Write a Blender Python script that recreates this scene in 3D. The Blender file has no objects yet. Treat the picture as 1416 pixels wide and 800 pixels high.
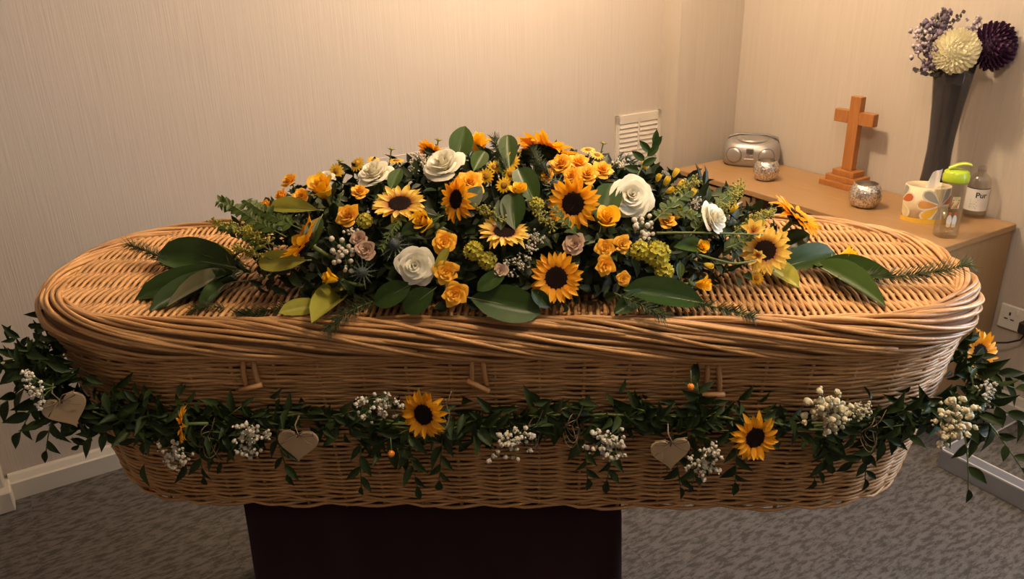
import bpy, math, random
import numpy as np
from mathutils import Vector, Matrix

random.seed(7)
rng = np.random.default_rng(7)
scene = bpy.context.scene
COL = scene.collection

# ------------------------------------------------------------------ camera
CAM_H = 1.65
cam_data = bpy.data.cameras.new('camera')
cam = bpy.data.objects.new('camera', cam_data)
COL.objects.link(cam)
cam_data.sensor_width = 36.0
cam_data.lens = 36.0 * 1130.3 / 1416.0
cam.matrix_world = (Matrix.Translation((0, 0, CAM_H)) @ Matrix.Rotation(math.radians(90 - 22.785), 4, 'X')
                    @ Matrix.Rotation(math.radians(-1.305), 4, 'Z'))
scene.camera = cam

# ------------------------------------------------------------------ room frame: e1 runs along the back wall, n2 away from the viewer
WA = math.radians(31.2)
E1 = Vector((math.cos(WA), math.sin(WA), 0)); N2 = Vector((-math.sin(WA), math.cos(WA), 0))
def RP(s, t, z=0.0):
    p = E1 * s + N2 * t
    return Vector((p.x, p.y, z))

# ------------------------------------------------------------------ world, daylight, exposure
world = bpy.data.worlds.new('world'); scene.world = world; world.use_nodes = True
bg = world.node_tree.nodes['Background']
bg.inputs['Color'].default_value = (0.55, 0.72, 1.0, 1); bg.inputs['Strength'].default_value = 0.6
DAY_W = 48.0
LAMPS = (((1.72, 2.10, 2.40), 56.0), ((1.0, 0.72, 2.40), 28.0))      # room position, watts
LAMP_COL = (1.0, 0.75, 0.49)
win_light = bpy.data.lights.new('window_daylight', 'AREA')
win_light.shape = 'RECTANGLE'; win_light.size = 1.2; win_light.size_y = 1.0
win_light.energy = DAY_W; win_light.color = (0.72, 0.83, 1.0)
wl = bpy.data.objects.new('window_daylight', win_light); COL.objects.link(wl)
wl.location = RP(2.93, 0.05, 1.45)
wl.rotation_euler = (math.radians(90), 0, WA + math.radians(90))
scene.view_settings.view_transform = 'Standard'
scene.view_settings.look = 'None'
scene.view_settings.gamma = 1.0
scene.view_settings.use_curve_mapping = False
scene.view_settings.exposure = 0.60

FLOWERS = [
    ('sunflower', (0.082,1.401,1.083), 0.0521, (0.00,-0.94,0.35), 'open sunflower with round dark centre above the wicker rim, between two big dark leaves', None),
    ('sunflower_pale', (-0.212,1.513,1.196), 0.0556, (0.00,-0.38,0.93), 'pale yellow sunflower with brown-based petals facing upward below the daisy-side white rose', None),
    ('sunflower', (-0.101,1.509,1.205), 0.0470, (-0.73,-0.63,0.28), 'golden sunflower turned sideways under the orange rose and large white rose', None),
    ('sunflower', (0.121,1.500,1.194), 0.0552, (-0.32,-0.91,0.25), 'deep orange sunflower with big dark centre beside a dark leaf and white rose', None),
    ('sunflower_pale', (-0.012,1.446,1.157), 0.0512, (0.05,-0.25,0.97), 'pale yellow sunflower facing upward in the middle of the spray above the big leaf', None),
    ('sunflower', (0.081,1.703,1.247), 0.0764, (0.35,0.51,0.79), 'bright sunflower seen from behind at the very top of the spray', None),
    ('sunflower_few', (-0.394,1.490,1.131), 0.0557, (-0.77,-0.10,0.63), 'orange sunflower with few broad petals seen from the side between two lime green leaves', None),
    ('sunflower', (0.624,1.700,1.092), 0.0663, (0.56,-0.12,0.82), 'sunflower seen edge-on rising above dark leaves toward the sideboard', None),
    ('sunflower_pale', (0.507,1.530,1.079), 0.0520, (-0.15,-0.82,0.55), 'pale sunflower with brown-based petals half hidden by a yellow lily near the spray end', None),
    ('sunflower', (-0.165,1.723,1.242), 0.0402, (0.60,0.71,0.38), 'small orange sunflower seen from behind a white rose at the spray crest', None),
    ('sunflower', (-0.169,1.317,0.849), 0.0499, (-0.41,-0.89,0.20), 'sunflower in the garland between two wicker toggles with centre turned aside', None),
    ('sunflower', (0.443,1.287,0.802), 0.0483, (0.22,-0.96,0.15), 'sunflower in the garland between a wooden heart and the dense cream gypsophila', None),
    ('sunflower', (-0.628,1.335,0.828), 0.0384, (-0.96,-0.25,0.10), 'sunflower in the garland seen from the side with green calyx and tied stem', None),
    ('sunflower', (1.027,1.600,0.797), 0.0607, (0.42,-0.83,0.36), 'sunflower in the garland at the coffin end below the wall socket', None),
    ('rose_white', (-0.273,1.622,1.229), 0.0411, (-0.26,-0.37,0.89), 'large white rose at the top of the spray beside yellow daisies', None),
    ('rose_white', (-0.130,1.618,1.244), 0.0481, (-0.26,-0.47,0.84), 'large white rose above the sideways sunflower at the crest of the spray', None),
    ('rose_white', (0.234,1.532,1.196), 0.0492, (0.05,-0.86,0.51), 'largest fully open white rose beside the dark leaf and deep orange sunflower', None),
    ('rose_white', (-0.178,1.419,1.108), 0.0416, (0.00,-0.94,0.35), 'cream rose in the shaded lower front of the spray beside three orange roses', None),
    ('rose_white', (0.386,1.488,1.161), 0.0373, (0.73,-0.51,0.46), 'white rose turned sideways among green buds toward the sideboard', None),
    ('rose_white', (-0.386,1.683,1.207), 0.0229, (0.00,-0.32,0.95), 'small white rose tip showing behind the bright yellow rose', None),
    ('rose_blush', (-0.288,1.468,1.145), 0.0192, (-0.10,-0.83,0.55), 'dusky pink spray rose, upper of the pair beside berry-like white buds', None),
    ('rose_blush', (-0.273,1.450,1.129), 0.0231, (-0.09,-0.85,0.51), 'dusky pink spray rose, lower of the pair beside berry-like white buds', None),
    ('rose_blush', (0.120,1.435,1.135), 0.0256, (-0.30,-0.81,0.51), 'dusky pink rose above the round-faced sunflower', None),
    ('rose_blush', (-0.021,1.404,1.098), 0.0173, (-0.00,-0.91,0.43), 'small dusky pink rose beside the big glossy leaf', None),
    ('bud_yellow', (-0.372,1.595,1.201), 0.0436, (-0.21,-0.42,0.89), 'bright yellow rose bud in front of the small white rose tip', None),
    ('bud_yellow', (-0.066,1.730,1.252), 0.0371, (0.05,-0.05,1.00), 'upright yellow rose bud at the top of the spray beside a tall leaf', None),
    ('bud_yellow', (-0.157,1.471,1.172), 0.0341, (-0.56,-0.66,0.51), 'yellow rose bud opening beside the upward-facing pale sunflower', None),
    ('bud_yellow', (0.017,1.517,1.211), 0.0250, (0.05,-0.25,0.97), 'small yellow rose bud tucked behind a dark rounded leaf', None),
    ('bud_yellow', (0.179,1.473,1.165), 0.0356, (0.10,-0.62,0.78), 'yellow rose bud below the dark leaf beside gypsophila', None),
    ('bud_yellow', (-0.337,1.435,1.077), 0.0232, (-0.85,-0.35,0.40), 'yellow rose bud above the pair of lime green leaves', None),
    ('bud_yellow', (0.360,1.443,1.046), 0.0235, (0.79,-0.57,0.23), 'drooping yellow rose bud beside the big dark leaf at the front', None),
    ('bud_yellow', (0.695,1.598,1.034), 0.0303, (0.88,-0.31,0.36), 'lone yellow rose bud poking out from behind laurel leaves', None),
    ('bud_yellow', (-0.767,1.766,1.026), 0.0248, (-0.89,-0.21,0.42), 'lone yellow rose bud behind the darkest laurel leaf', None),
    ('bud_yellow', (0.362,1.473,1.107), 0.0208, (0.33,-0.67,0.67), 'yellow rose bud on a long green stem near the yellow lily', None),
    ('rose_orange', (-0.468,1.700,1.198), 0.0185, (-0.32,-0.42,0.85), 'small golden spray rose, topmost of three above the lime leaf', None),
    ('rose_orange', (-0.473,1.643,1.181), 0.0180, (-0.64,-0.43,0.64), 'small golden spray rose, outermost of three above the lime leaf', None),
    ('rose_orange', (-0.424,1.607,1.190), 0.0191, (0.00,-0.65,0.76), 'small golden spray rose, innermost of three above the lime leaf', None),
    ('rose_orange', (-0.504,1.630,1.166), 0.0150, (-0.64,-0.43,0.64), 'golden spray rose bud beside fine green foliage', None),
    ('rose_orange', (-0.297,1.565,1.208), 0.0186, (0.00,-0.43,0.91), 'orange spray rose directly below the white rose beside daisies', None),
    ('rose_orange', (-0.312,1.512,1.176), 0.0251, (-0.21,-0.74,0.64), 'orange rose above berry-like white buds', None),
    ('rose_orange', (-0.078,1.547,1.225), 0.0296, (0.10,-0.62,0.78), 'orange rose resting against the sideways sunflower', None),
    ('rose_orange', (-0.125,1.439,1.144), 0.0242, (0.10,-0.91,0.40), 'orange rose, topmost of three in a row beside the cream rose', None),
    ('rose_orange', (-0.121,1.407,1.097), 0.0241, (0.05,-0.94,0.35), 'orange rose, middle of three in a row beside the cream rose', None),
    ('rose_orange', (-0.106,1.391,1.060), 0.0254, (0.00,-0.95,0.31), 'orange rose, lowest of three in a row beside the cream rose', None),
    ('rose_orange', (0.105,1.611,1.242), 0.0262, (-0.22,-0.54,0.81), 'golden rose, first below the sunflower seen from behind', None),
    ('rose_orange', (0.141,1.623,1.241), 0.0249, (0.21,-0.42,0.89), 'golden rose at the crest right below the topmost sunflower', None),
    ('rose_orange', (0.154,1.579,1.228), 0.0244, (0.11,-0.65,0.76), 'golden rose directly above the deep orange sunflower', None),
    ('rose_orange', (0.123,1.570,1.229), 0.0200, (-0.33,-0.67,0.67), 'golden spray rose wedged between two crest roses and the orange sunflower', None),
    ('rose_orange', (0.186,1.601,1.231), 0.0232, (0.21,-0.52,0.83), 'golden rose beside the crest gypsophila', None),
    ('rose_orange', (0.075,1.568,1.232), 0.0156, (-0.54,-0.65,0.54), 'golden spray rose bud below the topmost sunflower', None),
    ('rose_orange', (0.208,1.446,1.130), 0.0190, (0.20,-0.84,0.50), 'orange spray rose beside the lime green hydrangea-like blooms', None),
    ('rose_orange', (0.177,1.437,1.126), 0.0203, (-0.10,-0.91,0.40), 'orange spray rose below the yellow rose bud by gypsophila', None),
    ('rose_orange', (0.175,1.419,1.099), 0.0202, (0.00,-0.98,0.21), 'orange spray rose hanging lowest above the bare wicker gap', None),
    ('rose_orange', (0.208,1.413,1.073), 0.0149, (0.10,-0.94,0.31), 'small orange rose bud above the big dark front leaf', None),
    ('rose_orange', (0.300,1.498,1.157), 0.0195, (0.21,-0.52,0.83), 'single orange spray rose below the largest white rose', None),
    ('daisy', (-0.328,1.734,1.223), 0.0187, (-0.43,-0.64,0.64), 'yellow daisy next to the bright yellow bud, turned aside', 'yellow button daisies in the spray'),
    ('daisy', (-0.369,1.708,1.216), 0.0170, (-0.21,-0.93,0.31), 'yellow daisy just above the bright yellow rose bud', 'yellow button daisies in the spray'),
    ('daisy', (-0.291,1.736,1.229), 0.0156, (0.32,-0.42,0.85), 'yellow daisy standing over the daisy-side white rose', 'yellow button daisies in the spray'),
    ('daisy', (-0.236,1.684,1.241), 0.0166, (0.00,-0.10,0.99), 'yellow daisy seen edge-on between the two crest white roses', 'yellow button daisies in the spray'),
    ('daisy', (0.004,1.626,1.249), 0.0190, (0.05,-0.91,0.41), 'yellow daisy facing outward in front of the tall pointed leaf', 'yellow button daisies in the spray'),
    ('daisy', (-0.029,1.599,1.244), 0.0173, (0.00,-0.65,0.76), 'yellow daisy beside the upright yellow bud, facing up', 'yellow button daisies in the spray'),
    ('daisy', (-0.046,1.569,1.234), 0.0171, (-0.30,-0.91,0.30), 'yellow daisy just above the orange rose on the sideways sunflower', 'yellow button daisies in the spray'),
    ('daisy', (-0.011,1.539,1.223), 0.0168, (0.31,-0.94,0.10), 'yellow daisy hanging lowest below the tall pointed leaf', 'yellow button daisies in the spray'),
    ('daisy', (0.172,1.751,1.239), 0.0173, (0.00,-0.21,0.98), 'yellow daisy facing up at the crest beside the golden roses', 'yellow button daisies in the spray'),
    ('daisy', (0.185,1.688,1.242), 0.0167, (0.21,-0.31,0.93), 'yellow daisy facing up at the crest beside gypsophila', 'yellow button daisies in the spray'),
    ('daisy', (0.002,1.574,1.236), 0.0157, (0.11,-0.97,0.22), 'yellow daisy directly below the outward-facing daisy', 'yellow button daisies in the spray'),
    ('daisy', (-0.063,1.563,1.232), 0.0142, (-0.42,-0.74,0.53), 'small yellow daisy touching the crest white rose', 'yellow button daisies in the spray'),
    ('daisy', (0.545,1.542,1.049), 0.0146, (0.21,-0.93,0.31), 'yellow daisy beside the light green leaf near the half-hidden sunflower', 'yellow button daisies in the spray'),
    ('daisy', (0.484,1.494,1.035), 0.0143, (-0.22,-0.97,0.11), 'yellow daisy drooping over the lid below the half-hidden sunflower', 'yellow button daisies in the spray'),
    ('daisy_bud', (-0.248,1.710,1.260), 0.0107, (0.20,-0.10,0.98), 'tiny green daisy bud on a tall thin stem between the crest white roses', 'green daisy buds along the crest'),
    ('daisy_bud', (-0.359,1.710,1.237), 0.0108, (0.20,-0.10,0.98), 'tiny green daisy bud above the bright yellow rose bud', 'green daisy buds along the crest'),
    ('daisy_bud', (0.200,1.710,1.262), 0.0107, (0.20,-0.10,0.98), 'tiny green daisy bud standing above the crest gypsophila', 'green daisy buds along the crest'),
    ('daisy_bud', (0.019,1.689,1.252), 0.0106, (0.20,-0.10,0.98), 'tiny green daisy bud beside the tall pointed leaf', 'green daisy buds along the crest'),
    ('daisy_bud', (-0.148,1.710,1.277), 0.0107, (0.20,-0.10,0.98), 'tiny green daisy bud beside the tall rounded leaf', 'green daisy buds along the crest'),
    ('lily', (0.477,1.524,1.119), 0.0285, (-0.10,-0.62,0.78), 'yellow peruvian lily with red-brown streaks over the half-hidden pale sunflower', None),
    ('lily', (0.538,1.553,1.095), 0.0219, (0.43,-0.64,0.64), 'yellow peruvian lily beside the dark laurel leaf above wicker', None),
    ('lily', (0.483,1.497,1.083), 0.0184, (-0.31,-0.94,0.10), 'small yellow peruvian lily hanging in front of the half-hidden sunflower', None),
    ('hydrangea', (0.242,1.444,1.117), 0.0204, (0.00,-0.85,0.53), 'lime yellow hydrangea-like bloom beside orange spray roses', None),
    ('hydrangea', (0.274,1.445,1.107), 0.0273, (0.10,-0.86,0.50), 'larger lime yellow hydrangea-like bloom above the big dark front leaf', None),
    ('hydrangea', (0.287,1.433,1.079), 0.0191, (0.21,-0.95,0.21), 'shaded lime bloom tucked under the larger hydrangea-like bloom', None),
    ('hydrangea', (-0.069,1.425,1.131), 0.0201, (-0.10,-0.86,0.50), 'olive yellow hydrangea-like bloom beside the topmost row rose', None),
    ('hydrangea', (-0.044,1.413,1.114), 0.0187, (0.10,-0.94,0.31), 'olive yellow hydrangea-like bloom above the big glossy leaf', None),
    ('hydrangea', (0.050,1.494,1.196), 0.0151, (0.02,-0.77,0.64), 'small olive bloom beside the deep orange sunflower', None),
    ('hydrangea', (-0.278,1.495,1.171), 0.0166, (-0.09,-0.79,0.61), 'small olive bloom between orange rose and pale sunflower', None),
    ('hydrangea', (-0.516,1.558,1.128), 0.0232, (-0.43,-0.64,0.64), 'dull yellow bloom within goldenrod at the fern end of the spray', None),
    ('freesia', (0.280,1.651,1.225), 0.0134, (-0.22,-0.11,0.97), 'yellow freesia bud beside the dark myrtle sprig at the crest', 'yellow freesia buds in the spray'),
    ('freesia', (0.299,1.603,1.211), 0.0131, (0.11,-0.65,0.76), 'yellow freesia bud in the cluster between the largest white rose and the sideboard corner', 'yellow freesia buds in the spray'),
    ('freesia', (0.314,1.595,1.206), 0.0131, (0.33,-0.33,0.88), 'yellow freesia bud in the cluster between the largest white rose and the sideboard corner', 'yellow freesia buds in the spray'),
    ('freesia', (0.340,1.640,1.210), 0.0134, (0.48,-0.10,0.87), 'yellow freesia bud in the cluster between the largest white rose and the sideboard corner', 'yellow freesia buds in the spray'),
    ('freesia', (0.316,1.568,1.195), 0.0129, (0.49,-0.61,0.61), 'yellow freesia bud in the cluster between the largest white rose and the sideboard corner', 'yellow freesia buds in the spray'),
    ('freesia', (0.343,1.596,1.199), 0.0131, (0.70,-0.10,0.70), 'yellow freesia bud in the cluster between the largest white rose and the sideboard corner', 'yellow freesia buds in the spray'),
    ('freesia', (0.364,1.577,1.185), 0.0130, (0.40,-0.20,0.90), 'yellow freesia bud in the cluster between the largest white rose and the sideboard corner', 'yellow freesia buds in the spray'),
    ('freesia', (0.325,1.524,1.170), 0.0127, (0.33,-0.67,0.67), 'yellow freesia bud above the single orange spray rose', 'yellow freesia buds in the spray'),
    ('freesia', (0.414,1.569,1.164), 0.0130, (0.21,-0.31,0.93), 'yellow freesia bud directly above the sideways white rose', 'yellow freesia buds in the spray'),
    ('freesia', (0.447,1.572,1.152), 0.0131, (0.52,-0.21,0.83), 'yellow freesia bud behind the open side of the sideways white rose', 'yellow freesia buds in the spray'),
    ('freesia', (0.459,1.618,1.165), 0.0134, (0.31,-0.10,0.94), 'yellow freesia bud on the goldenrod before the sideboard', 'yellow freesia buds in the spray'),
    ('freesia', (0.347,1.522,1.161), 0.0127, (0.58,-0.58,0.58), 'yellow freesia bud between the single orange rose and sideways white rose', 'yellow freesia buds in the spray'),
    ('freesia', (0.376,1.461,1.078), 0.0125, (0.71,-0.71,0.00), 'yellow freesia bud hanging below the long-stemmed yellow rose bud', 'yellow freesia buds in the spray'),
    ('freesia', (0.506,1.569,1.118), 0.0132, (0.40,-0.10,0.91), 'yellow freesia bud standing behind the streaked peruvian lily', 'yellow freesia buds in the spray'),
    ('freesia', (0.321,1.509,1.160), 0.0126, (0.23,-0.69,0.69), 'yellow freesia bud touching the single orange spray rose', 'yellow freesia buds in the spray'),
    ('berries', (-0.313,1.456,1.123), 0.0356, (-0.11,-0.86,0.51), 'berry-like cluster of round white buds beside dusky pink roses', None),
    ('berries', (-0.300,1.479,1.153), 0.0193, (-0.10,-0.81,0.57), 'few round white buds tucked under the orange rose near the pale sunflower', None),
    ('gypsophila', (-0.177,1.657,1.246), 0.0328, (-0.23,-0.34,0.91), 'white gypsophila cluster between the two crest white roses', None),
    ('berries', (0.254,1.470,1.145), 0.0370, (0.10,-0.83,0.55), 'cluster of round white buds below the largest white rose', None),
    ('gypsophila', (0.226,1.637,1.233), 0.0296, (0.22,-0.11,0.97), 'white gypsophila cluster at the crest above the largest white rose', None),
    ('gypsophila', (0.041,1.438,1.147), 0.0269, (0.02,-0.85,0.53), 'white gypsophila spray between the pale and round-faced sunflowers', None),
    ('gypsophila', (0.014,1.409,1.107), 0.0267, (0.01,-0.90,0.45), 'white gypsophila spray behind the big glossy leaf', None),
    ('gypsophila', (0.364,1.550,1.173), 0.0200, (0.15,-0.73,0.66), 'sparse white gypsophila among green freesia buds', None),
    ('gypsophila', (-0.660,1.333,0.755), 0.0446, (0.00,-0.99,-0.10), 'white gypsophila hanging below the side-on garland sunflower', None),
    ('gypsophila', (-0.507,1.326,0.805), 0.0521, (0.00,-0.99,-0.10), 'white gypsophila spray in the garland beside the wooden heart near twine bow', None),
    ('gypsophila', (-0.249,1.313,0.863), 0.0456, (0.00,-0.99,-0.10), 'white gypsophila spray in the garland just before the first front-facing sunflower', None),
    ('gypsophila', (-0.009,1.302,0.788), 0.0516, (0.00,-0.99,-0.10), 'white gypsophila spray hanging below the middle wicker toggle', None),
    ('gypsophila', (0.174,1.292,0.783), 0.0540, (0.00,-0.99,-0.10), 'white gypsophila spray tied beside the wooden heart with twine bow, on its drape side', None),
    ('gypsophila', (0.359,1.283,0.746), 0.0488, (0.00,-0.99,-0.10), 'white gypsophila spray hanging between wooden heart and garland sunflower', None),
    ('gypsophila_dense', (0.574,1.273,0.854), 0.0551, (0.00,-0.99,-0.10), 'dense cream cluster of gypsophila in the garland on the plain wicker stretch', None),
    ('gypsophila_dense', (0.627,1.270,0.860), 0.0235, (0.00,-0.99,-0.10), 'small tight white gypsophila knot beside the dense cream cluster', None),
    ('gypsophila_dense', (0.798,1.270,0.825), 0.0527, (0.31,-0.94,0.10), 'white gypsophila spray at the coffin end above the pointed leaves', None),
    ('gypsophila', (0.933,1.400,0.822), 0.0399, (0.74,-0.62,0.25), 'white gypsophila trailing behind the end sunflower toward the socket wall', None),
    ('gypsophila', (-0.893,1.330,0.907), 0.0402, (-0.70,-0.70,0.12), 'white gypsophila at the coffin end by the tilted wooden heart', None),
    ('thistle', (-0.218,1.447,1.139), 0.0271, (-0.07,-0.85,0.53), 'spiky blue-green thistle beside the cream rose', None),
    ('thistle', (0.089,1.538,1.218), 0.0252, (0.04,-0.72,0.69), 'dark thistle below the crest golden roses', None),
    ('thistle', (0.248,1.677,1.233), 0.0166, (0.10,-0.57,0.82), 'small grey-blue thistle at the crest beside gypsophila', None),
    ('thistle', (-0.280,1.428,1.092), 0.0244, (-0.10,-0.90,0.43), 'dark thistle in the shaded front of the spray', None),
    ('berry', (-0.237,1.316,0.764), 0.0069, (0.00,-0.29,-0.96), 'orange berry hanging below the garland near the first sunflower', 'orange berries in the garland'),
    ('berry', (0.318,1.288,0.911), 0.0065, (0.00,-0.29,-0.96), 'orange berry in the garland beside leaves climbing to a toggle', 'orange berries in the garland'),
]
LEAVES = [
    ('dark', (-0.586,1.662,1.014), (-0.791,1.713,1.044), 0.0841, (0.00,-0.62,0.78), 'darkest broad laurel leaf lying at the spray end pointing along the lid', None),
    ('dark', (-0.586,1.637,1.014), (-0.765,1.529,1.014), 0.0625, (0.00,-0.62,0.78), 'long dark laurel leaf fanned below the darkest leaf', None),
    ('dark', (-0.591,1.629,1.014), (-0.711,1.468,1.014), 0.0579, (0.00,-0.62,0.78), 'dark laurel leaf reaching closest to the plain wicker end', None),
    ('dark', (-0.581,1.620,1.014), (-0.610,1.463,1.014), 0.0407, (0.00,-0.62,0.78), 'narrow dark laurel leaf drooping onto the lid weave', None),
    ('dull', (-0.599,1.638,1.014), (-0.672,1.467,1.026), 0.0443, (0.00,-0.62,0.78), 'dull brown-green laurel leaf lying between two dark leaves', None),
    ('lime', (-0.589,1.689,1.014), (-0.720,1.728,1.054), 0.0369, (0.00,-0.62,0.78), 'slender lime green leaf arching above the darkest laurel leaf', None),
    ('lime', (-0.378,1.547,1.179), (-0.493,1.599,1.175), 0.0347, (-0.17,-0.71,0.68), 'lime green leaf beneath three golden spray roses', None),
    ('lime', (-0.392,1.467,1.104), (-0.497,1.492,1.093), 0.0419, (-0.19,-0.87,0.46), 'lime green leaf beneath the few-petalled orange sunflower', None),
    ('lime', (-0.319,1.560,1.014), (-0.365,1.360,1.036), 0.0614, (0.00,-0.62,0.78), 'broad lime leaf, upper of two overlapping the front wicker rim', None),
    ('lime', (-0.362,1.449,1.014), (-0.439,1.406,1.026), 0.0381, (0.00,-0.62,0.78), 'lime leaf, outermost at the front wicker rim', None),
    ('dark', (-0.078,1.388,1.052), (0.053,1.372,1.028), 0.0694, (0.00,-0.80,0.60), 'big glossy dark leaf lying at the front beside the round-faced sunflower', None),
    ('dark', (0.365,1.412,1.018), (0.210,1.397,1.063), 0.0596, (0.00,-0.65,0.76), 'big dark leaf at the front below the lime blooms', None),
    ('dark', (0.254,1.414,1.047), (0.188,1.362,1.028), 0.0349, (0.00,-0.86,0.51), 'dark leaf tucked under the big front leaf', None),
    ('dark', (0.169,1.462,1.157), (0.201,1.550,1.224), 0.0554, (-0.20,-0.90,0.40), 'dark pointed leaf between the deep orange sunflower and largest white rose', None),
    ('mid', (-0.106,1.638,1.249), (-0.089,1.700,1.310), 0.0506, (0.00,-1.00,0.10), 'tall rounded leaf standing beside the upright yellow bud at the top', None),
    ('mid', (-0.000,1.595,1.243), (-0.002,1.700,1.293), 0.0398, (0.00,-1.00,0.10), 'tall pointed leaf standing behind the crest daisies', None),
    ('mid', (-0.071,1.588,1.240), (-0.048,1.662,1.266), 0.0351, (0.00,-0.91,0.41), 'rounded green leaf under the upright yellow bud', None),
    ('dark', (0.050,1.491,1.194), (0.017,1.580,1.251), 0.0476, (0.10,-0.91,0.40), 'dark leaf behind the small yellow rose bud', None),
    ('dark', (0.008,1.450,1.161), (0.004,1.508,1.220), 0.0491, (-0.10,-0.91,0.40), 'dark rounded leaf in front of the small yellow rose bud', None),
    ('grey', (-0.090,1.490,1.193), (-0.052,1.520,1.227), 0.0358, (0.20,-0.90,0.40), 'grey-green leaf beside the sideways sunflower', None),
    ('grey', (-0.018,1.450,1.161), (-0.021,1.492,1.210), 0.0245, (0.10,-0.91,0.40), 'slim grey-green leaf in the middle of the spray', None),
    ('dark', (-0.133,1.478,1.181), (-0.206,1.448,1.160), 0.0299, (-0.10,-0.80,0.60), 'dark leaf under the upward pale sunflower', None),
    ('mid', (-0.013,1.565,1.233), (-0.017,1.625,1.262), 0.0201, (0.30,-0.90,0.30), 'narrow green leaf standing among the daisies', None),
    ('mid', (-0.234,1.556,1.215), (-0.217,1.608,1.246), 0.0287, (0.00,-0.85,0.53), 'green leaf between the two crest white roses', None),
    ('lime', (-0.141,1.406,1.092), (-0.115,1.420,1.141), 0.0187, (-0.29,-0.87,0.39), 'small lime leaf between the row of orange roses', None),
    ('dark', (-0.010,1.403,1.097), (-0.064,1.380,1.071), 0.0319, (0.00,-0.80,0.60), 'dark leaf behind the big glossy front leaf', None),
    ('dark', (-0.185,1.405,1.076), (-0.257,1.393,1.042), 0.0457, (0.00,-0.85,0.53), 'dark leaf in deep shade below the cream rose', None),
    ('dark', (-0.145,1.397,1.067), (-0.202,1.382,1.030), 0.0455, (0.00,-0.85,0.53), 'dark shaded leaf at the front edge below the cream rose', None),
    ('dark', (0.069,1.385,1.030), (0.037,1.380,1.068), 0.0267, (0.00,-0.85,0.53), 'dark leaf behind the round-faced sunflower', None),
    ('dark', (-0.368,1.527,1.171), (-0.387,1.469,1.129), 0.0334, (-0.10,-0.91,0.40), 'dark leaf hanging beside the few-petalled sunflower', None),
    ('dark', (0.588,1.708,1.014), (0.664,1.715,1.049), 0.0481, (0.00,-0.62,0.78), 'dark laurel leaf below the edge-on sunflower', None),
    ('dark', (0.557,1.591,1.014), (0.699,1.642,1.034), 0.0599, (0.00,-0.62,0.78), 'broad dark laurel leaf in front of the lone yellow bud', None),
    ('lime', (0.532,1.635,1.014), (0.574,1.510,1.014), 0.0483, (0.00,-0.62,0.78), 'light green leaf under the half-hidden pale sunflower', None),
    ('mid', (0.640,1.611,1.014), (0.702,1.405,1.022), 0.0599, (0.00,-0.62,0.78), 'broad glossy green laurel leaf with a pale midrib on the lid', None),
    ('mid', (0.644,1.602,1.014), (0.769,1.515,1.026), 0.0564, (0.00,-0.62,0.78), 'glossy green laurel leaf behind the one with pale midrib', None),
    ('mid', (0.374,1.480,1.110), (0.310,1.451,1.122), 0.0303, (0.00,-0.76,0.65), 'bright green leaf under the single orange spray rose', None),
    ('mid', (0.320,1.448,1.090), (0.316,1.422,1.066), 0.0164, (0.00,-0.98,0.22), 'small pointed leaf above the drooping yellow bud', None),
]
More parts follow.
